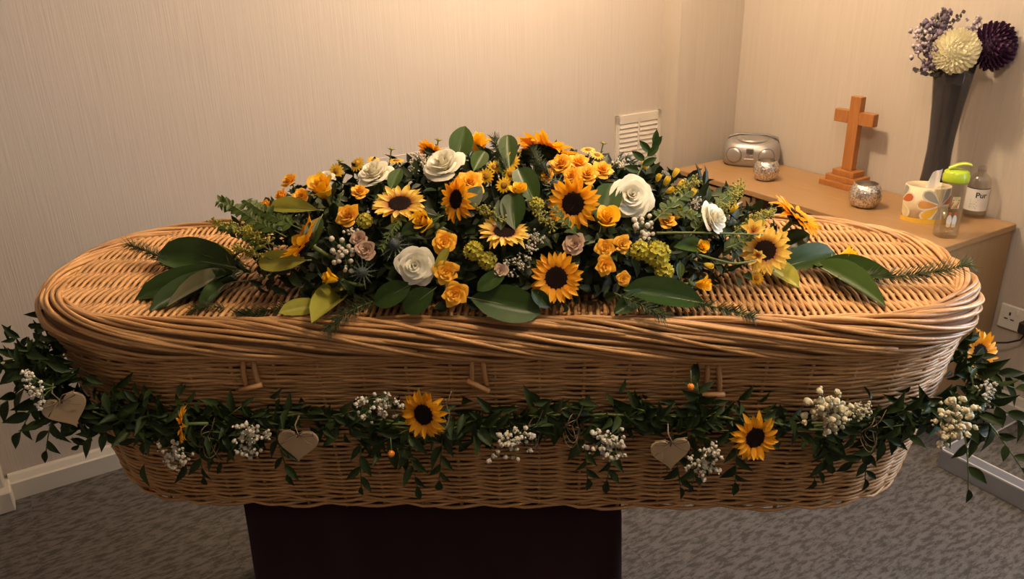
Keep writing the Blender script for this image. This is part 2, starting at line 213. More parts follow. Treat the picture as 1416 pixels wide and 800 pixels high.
SPRIGS = [
    ('fir', [(-0.741,1.677,1.012), (-0.800,1.732,1.027), (-0.884,1.791,1.032)], 0.0206, 'needle sprig pointing outward behind the darkest laurel leaf', None),
    ('fir', [(-0.562,1.461,1.012), (-0.599,1.466,1.012), (-0.625,1.447,1.012)], 0.0169, 'short needle sprig lying on the lid near narrow laurel leaf', None),
    ('fir', [(-0.291,1.536,1.012), (-0.386,1.497,1.012), (-0.471,1.439,1.012), (-0.522,1.421,1.012)], 0.0191, 'long needle sprig trailing along the lid before the front rim', None),
    ('fir', [(-0.210,1.484,1.032), (-0.260,1.433,1.032), (-0.306,1.379,1.032), (-0.338,1.360,1.012)], 0.0228, 'needle sprig hanging over the wicker rim by the lime leaves', None),
    ('fir', [(0.260,1.403,1.032), (0.310,1.413,1.022), (0.376,1.401,1.017), (0.439,1.352,1.017)], 0.0190, 'needle sprig lying on the lid beyond the big dark front leaf', None),
    ('fir', [(0.190,1.395,1.052), (0.239,1.359,1.042), (0.276,1.339,1.027)], 0.0175, 'needle sprig crossing the big dark front leaf', None),
    ('fir', [(0.651,1.538,1.012), (0.751,1.531,1.017), (0.824,1.505,1.032), (0.899,1.496,1.052)], 0.0250, 'long needle sprig reaching past laurel leaves toward the coffin end', None),
    ('fir', [(0.079,1.549,1.235), (0.059,1.593,1.251), (0.047,1.659,1.262)], 0.0197, 'needle sprig under the topmost sunflower', None),
    ('fir', [(-0.006,1.571,1.246), (-0.020,1.633,1.261), (-0.029,1.700,1.282)], 0.0156, 'needle sprig standing between the upright bud and pointed leaf', None),
    ('fern', [(-0.435,1.503,1.140), (-0.508,1.568,1.152), (-0.592,1.700,1.142), (-0.624,1.700,1.156)], 0.0420, 'longest leafy fern sprig arching out at the fern end of the spray', None),
    ('fern', [(-0.405,1.505,1.154), (-0.495,1.584,1.166), (-0.567,1.700,1.155)], 0.0391, 'leafy fern sprig under the golden spray roses', None),
    ('fern', [(-0.464,1.493,1.114), (-0.539,1.562,1.131), (-0.602,1.628,1.122)], 0.0308, 'lower leafy fern sprig above the slender lime leaf', None),
    ('goldenrod', [(-0.449,1.492,1.122), (-0.529,1.556,1.133), (-0.646,1.700,1.109)], 0.0224, 'goldenrod sprig with tiny buds below the longest fern sprig', None),
    ('goldenrod', [(-0.463,1.483,1.102), (-0.515,1.516,1.107), (-0.551,1.542,1.106)], 0.0182, 'short goldenrod sprig near the slender lime leaf', None),
    ('goldenrod', [(0.357,1.487,1.142), (0.428,1.557,1.164), (0.486,1.671,1.174)], 0.0208, 'goldenrod sprig rising in front of the sideboard', None),
    ('goldenrod', [(0.417,1.496,1.122), (0.490,1.558,1.134), (0.540,1.617,1.134)], 0.0196, 'goldenrod sprig beside the peruvian lily', None),
    ('goldenrod', [(0.087,1.443,1.163), (0.061,1.459,1.181), (0.048,1.478,1.197)], 0.0188, 'goldenrod sprig beside the deep orange sunflower', None),
    ('goldenrod', [(-0.008,1.452,1.177), (-0.035,1.465,1.188), (-0.060,1.477,1.197)], 0.0162, 'goldenrod sprig beside the sideways sunflower', None),
    ('goldenrod', [(0.322,1.543,1.193), (0.350,1.581,1.202), (0.382,1.614,1.203)], 0.0170, 'goldenrod sprig among freesia buds near the sideboard corner', None),
    ('fern', [(0.270,1.477,1.162), (0.319,1.525,1.184), (0.355,1.565,1.194)], 0.0357, 'green leafy sprig beside the largest white rose', None),
    ('fern', [(0.340,1.472,1.132), (0.404,1.546,1.168), (0.457,1.617,1.177)], 0.0358, 'green leafy sprig behind the sideways white rose', None),
    ('fern', [(0.288,1.509,1.182), (0.346,1.510,1.165), (0.395,1.500,1.137)], 0.0334, 'green leafy sprig above the single orange spray rose', None),
    ('fern', [(0.415,1.481,1.104), (0.466,1.517,1.113), (0.513,1.587,1.137)], 0.0279, 'green leafy sprig under the peruvian lily', None),
    ('fern', [(0.127,1.435,1.150), (0.101,1.455,1.173), (0.082,1.477,1.193)], 0.0268, 'green leafy sprig beside the deep orange sunflower and dusky pink rose', None),
    ('fern', [(-0.201,1.481,1.187), (-0.221,1.459,1.165), (-0.241,1.436,1.136)], 0.0246, 'dark leafy sprig near the blue-green thistle', None),
    ('myrtle', [(0.244,1.556,1.217), (0.271,1.604,1.249), (0.302,1.675,1.263)], 0.0312, 'sprig of oval dark leaves rising above the largest white rose', None),
    ('stem', [(0.275,1.461,1.145), (0.361,1.462,1.143), (0.492,1.509,1.120)], 0.0041, 'bare green flower stem running toward the peruvian lily', None),
    ('stem', [(0.355,1.444,1.105), (0.420,1.447,1.086), (0.470,1.469,1.082)], 0.0041, 'bare green flower stem under the half-hidden sunflower', None),
    ('stem', [(-0.415,1.557,1.062), (-0.515,1.534,1.042), (-0.580,1.548,1.027), (-0.600,1.535,1.012)], 0.0029, 'thin grey twig curving onto the lid from the spray', None),
]
GARLAND_PATH = [(-0.912,1.404,0.900), (-0.841,1.400,0.836), (-0.717,1.394,0.800), (-0.589,1.388,0.787), (-0.441,1.381,0.813), (-0.299,1.374,0.802), (-0.158,1.367,0.789), (-0.017,1.360,0.806), (0.122,1.353,0.815), (0.260,1.346,0.810), (0.398,1.340,0.808), (0.535,1.333,0.792), (0.669,1.326,0.806), (0.754,1.322,0.817)]
HEARTS = [(-0.857,1.360,0.851), (-0.413,1.324,0.786), (0.289,1.290,0.771)]
TOGGLES = [(-0.510,1.414,0.871), (-0.068,1.392,0.875), (0.376,1.371,0.857)]
SIDE = [(1.030,3.448,0.739), (1.046,3.246,0.739), (1.291,2.840,0.739), (1.418,2.663,0.739), (1.427,2.512,0.739), (1.622,2.729,0.739)]
RAFFIA = [(-0.599,1.383,0.782), (-0.138,1.361,0.841), (0.033,1.352,0.801), (0.108,1.349,0.810), (0.667,1.321,0.804)]
# ------------------------------------------------------------------ materials
def nd(nt, typ, loc=(0, 0), **kw):
    n = nt.nodes.new(typ); n.location = loc
    for k, v in kw.items(): setattr(n, k, v)
    return n
def mat(name, col, rough=0.6, col2=None, nscale=8.0, stretch=(1, 1, 1), metal=0.0, spec=0.5, bump=0.0, bscale=None,
        trans=0.0, ior=1.45, alpha=1.0, sss=0.0, detail=4.0, coat=0.0, coords='Object', attr=None, grad=None, objrand=0.0, contrast=0.5, sheen=0.0, thin=0.0):
    """Principled material: noise mix of two colours, optional gradient along local y, per-rod tone attribute, bump."""
    m = bpy.data.materials.new(name); m.use_nodes = True
    nt = m.node_tree; b = nt.nodes['Principled BSDF']
    b.inputs['Roughness'].default_value = rough; b.inputs['Metallic'].default_value = metal
    b.inputs['Specular IOR Level'].default_value = spec
    b.inputs['Transmission Weight'].default_value = trans; b.inputs['IOR'].default_value = ior
    b.inputs['Alpha'].default_value = alpha; b.inputs['Coat Weight'].default_value = coat
    if sheen: b.inputs['Sheen Weight'].default_value = sheen
    if sss:
        b.inputs['Subsurface Weight'].default_value = sss; b.inputs['Subsurface Radius'].default_value = (0.02, 0.012, 0.006)
        b.inputs['Subsurface Scale'].default_value = 0.3
    c4 = lambda c: (c[0], c[1], c[2], 1)
    tc = nd(nt, 'ShaderNodeTexCoord', (-1200, 0)); mp = nd(nt, 'ShaderNodeMapping', (-1000, 0))
    mp.inputs['Scale'].default_value = stretch
    nt.links.new(tc.outputs[coords], mp.inputs['Vector'])
    col_out = None
    if col2 is None: col2 = tuple(x * 0.82 for x in col)
    nz = nd(nt, 'ShaderNodeTexNoise', (-800, 0)); nz.inputs['Scale'].default_value = nscale; nz.inputs['Detail'].default_value = detail
    nt.links.new(mp.outputs['Vector'], nz.inputs['Vector'])
    rp = nd(nt, 'ShaderNodeValToRGB', (-600, 0))
    rp.color_ramp.elements[0].position = 0.5 - contrast / 2 + 0.0; rp.color_ramp.elements[1].position = 0.5 + contrast / 2
    rp.color_ramp.elements[0].color = c4(col2); rp.color_ramp.elements[1].color = c4(col)
    nt.links.new(nz.outputs['Fac'], rp.inputs['Fac']); col_out = rp.outputs['Color']
    if grad:                                   # grad = (colour, start, end) along local y: the petal's own pigment
        sp = nd(nt, 'ShaderNodeSeparateXYZ', (-800, -300)); nt.links.new(tc.outputs['Object'], sp.inputs[0])
        mr = nd(nt, 'ShaderNodeMapRange', (-600, -300)); mr.inputs['From Min'].default_value = grad[1]; mr.inputs['From Max'].default_value = grad[2]
        nt.links.new(sp.outputs['Y'], mr.inputs['Value'])
        mx = nd(nt, 'ShaderNodeMix', (-400, -100), data_type='RGBA')
        nt.links.new(mr.outputs['Result'], mx.inputs[0]); mx.inputs[6].default_value = c4(grad[0]); nt.links.new(col_out, mx.inputs[7])
        col_out = mx.outputs[2]
    if attr:
        at = nd(nt, 'ShaderNodeAttribute', (-800, -500)); at.attribute_name = attr
        hs = nd(nt, 'ShaderNodeHueSaturation', (-250, 0)); nt.links.new(at.outputs['Fac'], hs.inputs['Value']); nt.links.new(col_out, hs.inputs['Color'])
        col_out = hs.outputs['Color']
    if objrand:
        oi = nd(nt, 'ShaderNodeObjectInfo', (-800, -700)); mr2 = nd(nt, 'ShaderNodeMapRange', (-600, -700))
        mr2.inputs['To Min'].default_value = 1 - objrand; mr2.inputs['To Max'].default_value = 1 + objrand
        nt.links.new(oi.outputs['Random'], mr2.inputs['Value'])
        hs2 = nd(nt, 'ShaderNodeHueSaturation', (-150, -200)); nt.links.new(mr2.outputs['Result'], hs2.inputs['Value']); nt.links.new(col_out, hs2.inputs['Color'])
        col_out = hs2.outputs['Color']
    nt.links.new(col_out, b.inputs['Base Color'])
    if bump:
        bz = nd(nt, 'ShaderNodeTexNoise', (-800, -900)); bz.inputs['Scale'].default_value = bscale or nscale * 3; bz.inputs['Detail'].default_value = 3
        nt.links.new(mp.outputs['Vector'], bz.inputs['Vector'])
        bp = nd(nt, 'ShaderNodeBump', (-300, -700)); bp.inputs['Strength'].default_value = bump; bp.inputs['Distance'].default_value = 0.01
        nt.links.new(bz.outputs['Fac'], bp.inputs['Height']); nt.links.new(bp.outputs['Normal'], b.inputs['Normal'])
    if thin:                                   # thin petal or leaf: part of the light passes through
        tr = nd(nt, 'ShaderNodeBsdfTranslucent', (100, -300)); mxs = nd(nt, 'ShaderNodeMixShader', (350, 0)); out = nt.nodes['Material Output']
        nt.links.new(col_out, tr.inputs['Color']); mxs.inputs[0].default_value = thin
        nt.links.new(b.outputs[0], mxs.inputs[1]); nt.links.new(tr.outputs[0], mxs.inputs[2]); nt.links.new(mxs.outputs[0], out.inputs['Surface'])
    return m

M = {}
M['wall'] = mat('woven_wallpaper', (0.50, 0.435, 0.372), 0.72, (0.452, 0.392, 0.33), 110, (1, 1, 0.03), bump=0.14, bscale=190, spec=0.25, contrast=0.6)
M['ceiling'] = mat('ceiling_paint', (0.78, 0.74, 0.68), 0.9)
M['trim'] = mat('white_gloss_paint', (0.56, 0.52, 0.455), 0.4, (0.52, 0.48, 0.415), 3)
M['grille'] = mat('cream_metal', (0.64, 0.57, 0.48), 0.5, (0.60, 0.53, 0.44), 5)
M['dark'] = mat('dark_void', (0.05, 0.035, 0.025), 0.9)
M['wicker'] = mat('peeled_willow', (0.60, 0.338, 0.142), 0.42, (0.42, 0.207, 0.074), 14, attr='tone', spec=0.45, bump=0.08, bscale=120)
M['wicker_gap_shade'] = mat('willow_gap_shade', (0.22, 0.105, 0.042), 0.8, (0.15, 0.068, 0.028), 20)  # darkened willow colour, stands in for shade seen between the rods
M['drape'] = mat('dark_plum_velvet', (0.030, 0.008, 0.012), 0.9, (0.018, 0.005, 0.008), 6, sheen=0.15, spec=0.15)
M['oak'] = mat('oak_laminate', (0.370, 0.218, 0.096), 0.38, (0.311, 0.174, 0.073), 7, (1.0, 12, 12), bump=0.03, spec=0.45)
M['oak_n'] = mat('oak_laminate_long', (0.370, 0.218, 0.096), 0.36, (0.318, 0.181, 0.078), 7, (12, 1.0, 12), bump=0.03, spec=0.45)
M['oak_v'] = mat('oak_laminate_upright', (0.348, 0.211, 0.100), 0.45, (0.296, 0.174, 0.078), 7, (12, 12, 1.0), bump=0.03)
M['oak_dark'] = mat('oak_edge', (0.244, 0.133, 0.056), 0.5, (0.200, 0.104, 0.041), 8, (12, 1, 12))
M['cross'] = mat('varnished_wood', (0.40, 0.160, 0.042), 0.38, (0.31, 0.115, 0.03), 9, (10, 10, 1.5))
M['silver'] = mat('silver_plastic', (0.40, 0.37, 0.345), 0.33, (0.36, 0.33, 0.31), 5, metal=0.55)
M['silver_dark'] = mat('dark_silver_plastic', (0.20, 0.185, 0.17), 0.4, metal=0.4)
M['lcd'] = mat('lcd_glass', (0.10, 0.095, 0.08), 0.2)
M['black'] = mat('black_plastic', (0.02, 0.018, 0.018), 0.45)
M['white_plastic'] = mat('white_plastic', (0.74, 0.70, 0.62), 0.35)
M['mercury'] = mat('mercury_glass', (0.88, 0.83, 0.77), 0.22, (0.40, 0.34, 0.29), 150, metal=0.85, bump=0.3, bscale=130, contrast=0.22)
M['mercury_in'] = mat('mercury_glass_inside', (0.50, 0.44, 0.38), 0.3, metal=0.7)
M['smoke'] = mat('smoked_glass', (0.095, 0.082, 0.082), 0.10, (0.07, 0.06, 0.06), 4, trans=0.45, ior=1.35, coat=0.4)
M['lime_plastic'] = mat('lime_plastic', (0.46, 0.58, 0.035), 0.3, (0.42, 0.54, 0.03))
M['lime_light'] = mat('light_lime_plastic', (0.62, 0.72, 0.10), 0.3)
M['paper'] = mat('white_tissue', (0.86, 0.83, 0.78), 0.8)
M['card'] = mat('cream_card', (0.80, 0.66, 0.42), 0.6, (0.76, 0.61, 0.38), 5)
M['card_line'] = mat('pale_card_print', (0.86, 0.78, 0.62), 0.6)
M['p_grey'] = mat('grey_print', (0.40, 0.39, 0.32), 0.6); M['p_orange'] = mat('orange_print', (0.75, 0.36, 0.10), 0.6)
M['p_yellow'] = mat('yellow_print', (0.85, 0.50, 0.05), 0.6); M['p_red'] = mat('rust_print', (0.60, 0.15, 0.04), 0.6); M['p_sand'] = mat('sand_print', (0.76, 0.60, 0.30), 0.6)
M['label_white'] = mat('white_label', (0.80, 0.77, 0.72), 0.5); M['ink'] = mat('black_ink', (0.03, 0.03, 0.03), 0.6)
M['metal_grey'] = mat('grey_aluminium', (0.22, 0.23, 0.27), 0.4, metal=0.3); M['metal_light'] = mat('light_aluminium', (0.68, 0.68, 0.70), 0.35, metal=0.3)
M['heart'] = mat('pale_plywood', (0.414, 0.296, 0.178), 0.7, (0.370, 0.252, 0.141), 12, (1, 1, 6))
M['twine'] = mat('jute_twine', (0.28, 0.20, 0.12), 0.9)
M['lampshade'] = mat('lamp_fabric', (0.85, 0.72, 0.52), 0.8)
M['brass'] = mat('brass', (0.6, 0.42, 0.18), 0.3, metal=1.0)
# plants
M['sun_petal'] = mat('sunflower_petal', (0.97, 0.50, 0.018), 0.5, (0.93, 0.41, 0.010), 7, (6, 1, 1), grad=((0.86, 0.31, 0.008), 0.0, 0.35), objrand=0.08, thin=0.4)
M['sun_pale'] = mat('pale_sunflower_petal', (0.93, 0.66, 0.13), 0.5, (0.85, 0.55, 0.07), 7, (6, 1, 1), grad=((0.45, 0.14, 0.012), 0.05, 0.5), objrand=0.08, thin=0.35)
M['sun_disc'] = mat('sunflower_disc', (0.024, 0.010, 0.006), 0.9, (0.010, 0.005, 0.004), 18, spec=0.2)
M['calyx'] = mat('green_calyx', (0.085, 0.12, 0.03), 0.6, (0.05, 0.075, 0.02), 6)
M['stem'] = mat('green_stem', (0.13, 0.17, 0.045), 0.55, (0.09, 0.12, 0.03), 6)
M['twig'] = mat('grey_twig', (0.19, 0.17, 0.11), 0.7)
M['rose_white'] = mat('white_rose_petal', (0.94, 0.90, 0.76), 0.5, (0.90, 0.85, 0.68), 3, objrand=0.03, thin=0.15)
M['rose_blush'] = mat('dusky_rose_petal', (0.70, 0.50, 0.36), 0.6, (0.60, 0.40, 0.28), 4, thin=0.12)
M['rose_yellow'] = mat('yellow_rose_petal', (0.96, 0.58, 0.015), 0.5, (0.92, 0.50, 0.012), 3, objrand=0.06, thin=0.2)
M['rose_orange'] = mat('orange_rose_petal', (0.97, 0.55, 0.05), 0.55, (0.93, 0.45, 0.03), 4, objrand=0.08, thin=0.15)
M['daisy'] = mat('yellow_daisy_petal', (0.92, 0.56, 0.02), 0.55, thin=0.3); M['daisy_c'] = mat('amber_daisy_centre', (0.42, 0.20, 0.02), 0.8)
M['lily'] = mat('lily_petal', (0.92, 0.66, 0.14), 0.5, (0.86, 0.55, 0.09), 5, (5, 1, 1), grad=((0.55, 0.16, 0.04), 0.0, 0.5), thin=0.35)
M['hydrangea'] = mat('lime_yellow_floret', (0.62, 0.54, 0.06), 0.6, (0.50, 0.44, 0.045), 4, objrand=0.15, thin=0.3)
M['freesia'] = mat('freesia_bud', (0.92, 0.64, 0.06), 0.5, (0.80, 0.60, 0.07), 3, thin=0.3)
M['gyp'] = mat('gypsophila_white', (0.80, 0.73, 0.60), 0.7, (0.64, 0.56, 0.42), 30, bump=0.4, bscale=90)
M['gyp_cream'] = mat('gypsophila_cream', (0.80, 0.70, 0.46), 0.7, (0.66, 0.55, 0.32), 30, bump=0.4, bscale=90)
M['thistle'] = mat('thistle_blue_green', (0.09, 0.11, 0.10), 0.7, (0.06, 0.07, 0.075), 9)
M['bract'] = mat('thistle_bract', (0.20, 0.24, 0.17), 0.6)
M['berry'] = mat('orange_berry', (0.85, 0.26, 0.02), 0.3)
M['leaf_dark'] = mat('dark_laurel', (0.030, 0.060, 0.010), 0.40, (0.018, 0.040, 0.006), 5, spec=0.32, objrand=0.2)
M['leaf_mid'] = mat('green_laurel', (0.048, 0.088, 0.012), 0.50, (0.034, 0.066, 0.009), 5, spec=0.28, objrand=0.15, thin=0.15)
M['leaf_lime'] = mat('lime_leaf', (0.40, 0.38, 0.055), 0.5, (0.32, 0.31, 0.04), 5, objrand=0.1, thin=0.25)
M['leaf_dull'] = mat('dull_leaf', (0.075, 0.07, 0.025), 0.6, (0.055, 0.05, 0.02), 6)
M['leaf_grey'] = mat('grey_green_leaf', (0.062, 0.080, 0.030), 0.55, (0.048, 0.062, 0.022), 5)
M['midrib'] = mat('pale_midrib', (0.20, 0.23, 0.08), 0.5)
M['fern'] = mat('fern_green', (0.085, 0.130, 0.018), 0.55, (0.055, 0.09, 0.011), 6, objrand=0.25, thin=0.25)
M['fir'] = mat('needle_green', (0.055, 0.075, 0.020), 0.55, (0.035, 0.05, 0.013), 6)
M['goldenrod'] = mat('goldenrod_bud', (0.38, 0.33, 0.05), 0.7, (0.25, 0.23, 0.03), 6)
M['ruscus'] = mat('ruscus_leaf', (0.028, 0.048, 0.011), 0.48, (0.018, 0.032, 0.007), 6, spec=0.28, objrand=0.3)
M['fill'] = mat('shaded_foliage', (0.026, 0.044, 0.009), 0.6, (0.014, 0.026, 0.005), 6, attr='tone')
M['foam'] = mat('gap_dark_foam', (0.02, 0.035, 0.015), 0.9)  # dark colour standing in for shade deep inside the spray
M['mum_white'] = mat('white_mum_petal', (0.93, 0.89, 0.70), 0.55, (0.90, 0.84, 0.60), 3, thin=0.35)
M['mum_purple'] = mat('purple_mum_petal', (0.085, 0.028, 0.080), 0.6, (0.055, 0.017, 0.055), 4)
M['statice'] = mat('mauve_statice', (0.20, 0.15, 0.21), 0.7, (0.13, 0.10, 0.14), 8); M['statice_pale'] = mat('pale_lilac_statice', (0.50, 0.42, 0.46), 0.7)
M['euca'] = mat('grey_eucalyptus', (0.10, 0.085, 0.085), 0.6)

def thin_clear(name, tint, gloss=0.06):
    m = bpy.data.materials.new(name); m.use_nodes = True; nt = m.node_tree; nt.nodes.clear()
    o = nd(nt, 'ShaderNodeOutputMaterial'); mx = nd(nt, 'ShaderNodeMixShader'); t = nd(nt, 'ShaderNodeBsdfTransparent'); g = nd(nt, 'ShaderNodeBsdfGlossy')
    nz = nd(nt, 'ShaderNodeTexNoise'); nz.inputs['Scale'].default_value = 40; ly_ = nd(nt, 'ShaderNodeLayerWeight'); ly_.inputs['Blend'].default_value = 0.25
    mr = nd(nt, 'ShaderNodeMapRange'); mr.inputs['To Min'].default_value = gloss; mr.inputs['To Max'].default_value = 0.55
    t.inputs['Color'].default_value = (*tint, 1); g.inputs['Roughness'].default_value = 0.08; g.inputs['Color'].default_value = (0.9, 0.88, 0.85, 1)
    nt.links.new(ly_.outputs['Facing'], mr.inputs['Value']); nt.links.new(mr.outputs['Result'], mx.inputs['Fac']); nt.links.new(t.outputs[0], mx.inputs[1]); nt.links.new(g.outputs[0], mx.inputs[2]); nt.links.new(mx.outputs[0], o.inputs['Surface'])
    return m
M['clear'] = thin_clear('clear_plastic', (0.93, 0.92, 0.90)); M['water'] = thin_clear('still_water', (0.95, 0.95, 0.92), 0.03)

def carpet_mat():
    m = mat('flecked_carpet', (0.140, 0.132, 0.127), 0.95, (0.096, 0.089, 0.085), 260, spec=0.1, bump=0.35, bscale=400)
    nt = m.node_tree; b = nt.nodes['Principled BSDF']
    src = b.inputs['Base Color'].links[0].from_socket
    tc = nd(nt, 'ShaderNodeTexCoord', (-1200, 600)); mp = nd(nt, 'ShaderNodeMapping', (-1000, 600))
    oi = nd(nt, 'ShaderNodeObjectInfo', (-1200, 900)); ad = nd(nt, 'ShaderNodeVectorMath', (-1100, 700)); ad.operation = 'ADD'
    nt.links.new(tc.outputs['Object'], ad.inputs[0]); nt.links.new(oi.outputs['Location'], ad.inputs[1])
    mp.inputs['Scale'].default_value = (24, 70, 24); nt.links.new(ad.outputs[0], mp.inputs['Vector'])
    nz = nd(nt, 'ShaderNodeTexNoise', (-800, 600)); nz.inputs['Scale'].default_value = 1.0; nz.inputs['Detail'].default_value = 5; nz.inputs['Roughness'].default_value = 0.65
    nt.links.new(mp.outputs['Vector'], nz.inputs['Vector'])
    rp = nd(nt, 'ShaderNodeValToRGB', (-600, 600)); rp.color_ramp.elements[0].position = 0.42; rp.color_ramp.elements[1].position = 0.56
    rp.color_ramp.elements[0].color = (0.56, 0.53, 0.51, 1); rp.color_ramp.elements[1].color = (1.05, 1.05, 1.05, 1)
    nt.links.new(nz.outputs['Fac'], rp.inputs['Fac'])
    mx = nd(nt, 'ShaderNodeMix', (-100, 400), data_type='RGBA', blend_type='MULTIPLY'); mx.inputs[0].default_value = 1.0
    nt.links.new(src, mx.inputs[6]); nt.links.new(rp.outputs['Color'], mx.inputs[7]); nt.links.new(mx.outputs[2], b.inputs['Base Color'])
    return m
M['carpet'] = carpet_mat()

# ------------------------------------------------------------------ mesh building
class MB:
    """Collects vertices and faces; build() links them as one mesh object."""
    def __init__(s): s.v = []; s.f = []; s.n = 0; s.tone = []
    def add(s, verts, faces, tone=1.0):
        verts = np.asarray(verts, float).reshape(-1, 3); o = s.n
        s.v.append(verts); s.n += len(verts); s.tone.append(np.full(len(verts), tone))
        s.f += [tuple(int(i) + o for i in f) for f in faces]
        return s
    def grid(s, P, tone=1.0, closed=False):
        P = np.asarray(P, float); a, b = P.shape[:2]; fs = []
        for i in range(a - 1):
            for j in range(b if closed else b - 1):
                j2 = (j + 1) % b
                fs.append((i * b + j, i * b + j2, (i + 1) * b + j2, (i + 1) * b + j))
        return s.add(P.reshape(-1, 3), fs, tone)
    def tube(s, path, r, sides=6, closed=False, tone=1.0, ref=(0, 0, 1), caps=True):
        p = np.asarray(path, float); n = len(p)
        if closed: t = np.roll(p, -1, 0) - np.roll(p, 1, 0)
        else: t = np.gradient(p, axis=0)
        t /= np.linalg.norm(t, axis=1, keepdims=True) + 1e-12
        ref = np.asarray(ref, float)
        if abs(float(np.mean(t @ ref))) > 0.9: ref = np.array([1.0, 0, 0]) if abs(ref[0]) < .9 else np.array([0, 1.0, 0])
        u = np.cross(t, ref); u /= np.linalg.norm(u, axis=1, keepdims=True) + 1e-12
        w = np.cross(u, t)
        rr = np.broadcast_to(np.asarray(r, float), (n,))
        an = np.linspace(0, 2 * np.pi, sides, endpoint=False)
        V = p[:, None, :] + rr[:, None, None] * (np.cos(an)[None, :, None] * u[:, None, :] + np.sin(an)[None, :, None] * w[:, None, :])
        fs = []
        m = n if closed else n - 1
        for i in range(m):
            a = i * sides; b = ((i + 1) % n) * sides
            for j in range(sides):
                k = (j + 1) % sides
                fs.append((a + j, a + k, b + k, b + j))
        if not closed and caps:
            fs.append(tuple(range(sides - 1, -1, -1))); fs.append(tuple((n - 1) * sides + j for j in range(sides)))
        return s.add(V.reshape(-1, 3), fs, tone)
    def lathe(s, prof, seg=24, sx=1.0, sy=1.0, tone=1.0):
        prof = np.asarray(prof, float); an = np.linspace(0, 2 * np.pi, seg, endpoint=False)
        P = np.stack([np.stack([sx * r * np.cos(an), sy * r * np.sin(an), np.full(seg, z)], 1) for r, z in prof])
        return s.grid(P, tone, closed=True)
    def box(s, lo, hi, bev=0.0):
        x0, y0, z0 = lo; x1, y1, z1 = hi; b = bev
        if b <= 0:
            v = [(x, y, z) for x in (x0, x1) for y in (y0, y1) for z in (z0, z1)]
            return s.add(v, [(0, 1, 3, 2), (4, 6, 7, 5), (0, 4, 5, 1), (2, 3, 7, 6), (0, 2, 6, 4), (1, 5, 7, 3)])
        v = []; idx = {}
        for ix, x in enumerate((x0, x1)):
            for iy, y in enumerate((y0, y1)):
                for iz, z in enumerate((z0, z1)):
                    dx = b if ix == 0 else -b; dy = b if iy == 0 else -b; dz = b if iz == 0 else -b
                    idx[ix, iy, iz] = len(v)
                    v += [(x, y + dy, z + dz), (x + dx, y, z + dz), (x + dx, y + dy, z)]
        I = lambda a, k: idx[a] + k
        f = []
        for ix in (0, 1):
            q = [I((ix, 0, 0), 0), I((ix, 1, 0), 0), I((ix, 1, 1), 0), I((ix, 0, 1), 0)]; f.append(q if ix else q[::-1])
            q = [I((0, ix, 0), 1), I((0, ix, 1), 1), I((1, ix, 1), 1), I((1, ix, 0), 1)]; f.append(q if ix else q[::-1])
            q = [I((0, 0, ix), 2), I((1, 0, ix), 2), I((1, 1, ix), 2), I((0, 1, ix), 2)]; f.append(q if ix else q[::-1])
        for a in (0, 1):
            for c in (0, 1):
                f.append([I((a, c, 0), 0), I((a, c, 0), 1), I((a, c, 1), 1), I((a, c, 1), 0)])
                f.append([I((a, 0, c), 0), I((a, 0, c), 2), I((a, 1, c), 2), I((a, 1, c), 0)])
                f.append([I((0, a, c), 1), I((0, a, c), 2), I((1, a, c), 2), I((1, a, c), 1)])
        for k, i in idx.items(): f.append([i, i + 1, i + 2])
        return s.add(v, f)
    def sphere(s, c, r, seg=8, rings=5, jit=0.0, tone=1.0, sc=(1, 1, 1)):
        th = np.linspace(0, np.pi, rings + 1); an = np.linspace(0, 2 * np.pi, seg, endpoint=False)
        P = np.stack([np.stack([np.sin(t) * np.cos(an), np.sin(t) * np.sin(an), np.full(seg, np.cos(t))], 1) for t in th])
        if jit: P = P * (1 + jit * rng.uniform(-1, 1, P.shape[:2])[..., None])
        P = P * np.asarray(sc) * r + np.asarray(c)
        return s.grid(P, tone, closed=True)
    def mesh(s, name, material, smooth=True):
        me = bpy.data.meshes.new(name)
        V = np.concatenate(s.v) if s.v else np.zeros((0, 3))
        me.from_pydata(V.tolist(), [], s.f)
        me.materials.append(material)
        if s.tone and any(t.size and (t != 1.0).any() for t in s.tone):
            a = me.attributes.new('tone', 'FLOAT', 'POINT'); a.data.foreach_set('value', np.concatenate(s.tone).astype(np.float32))
        elif material.name in ('peeled_willow', 'shaded_foliage'):
            a = me.attributes.new('tone', 'FLOAT', 'POINT'); a.data.foreach_set('value', np.ones(len(V), np.float32))
        if smooth: me.polygons.foreach_set('use_smooth', [True] * len(me.polygons))
        me.update()
        return me
    def build(s, name, material, parent=None, smooth=True, **kw):
        return put(name, s.mesh(name, material, smooth), parent, **kw)

def put(name, mesh, parent=None, mw=None, label=None, cat=None, group=None, kind=None):
    o = bpy.data.objects.new(name, mesh); COL.objects.link(o)
    if parent is not None: o.parent = parent
    if mw is not None: o.matrix_local = mw
    tag(o, label, cat, group, kind)
    return o
def tag(o, label=None, cat=None, group=None, kind=None):
    for k, v in (('label', label), ('category', cat), ('group', group), ('kind', kind)):
        if v: o[k] = v
    return o
def thing(name, label, cat, mw=None, group=None):
    o = bpy.data.objects.new(name, None); COL.objects.link(o); o.empty_display_size = 0.02
    if mw is not None: o.matrix_world = mw
    return tag(o, label, cat, group)
T_ = Matrix.Translation
def RZ(a): return Matrix.Rotation(a, 4, 'Z')
def face_to(pos, d, scale=1.0, spin=0.0):
    """Frame at pos whose local Z looks along d."""
    q = Vector(d).normalized().to_track_quat('Z', 'Y').to_matrix().to_4x4()
    return T_(Vector(pos)) @ q @ RZ(spin) @ Matrix.Scale(scale, 4)
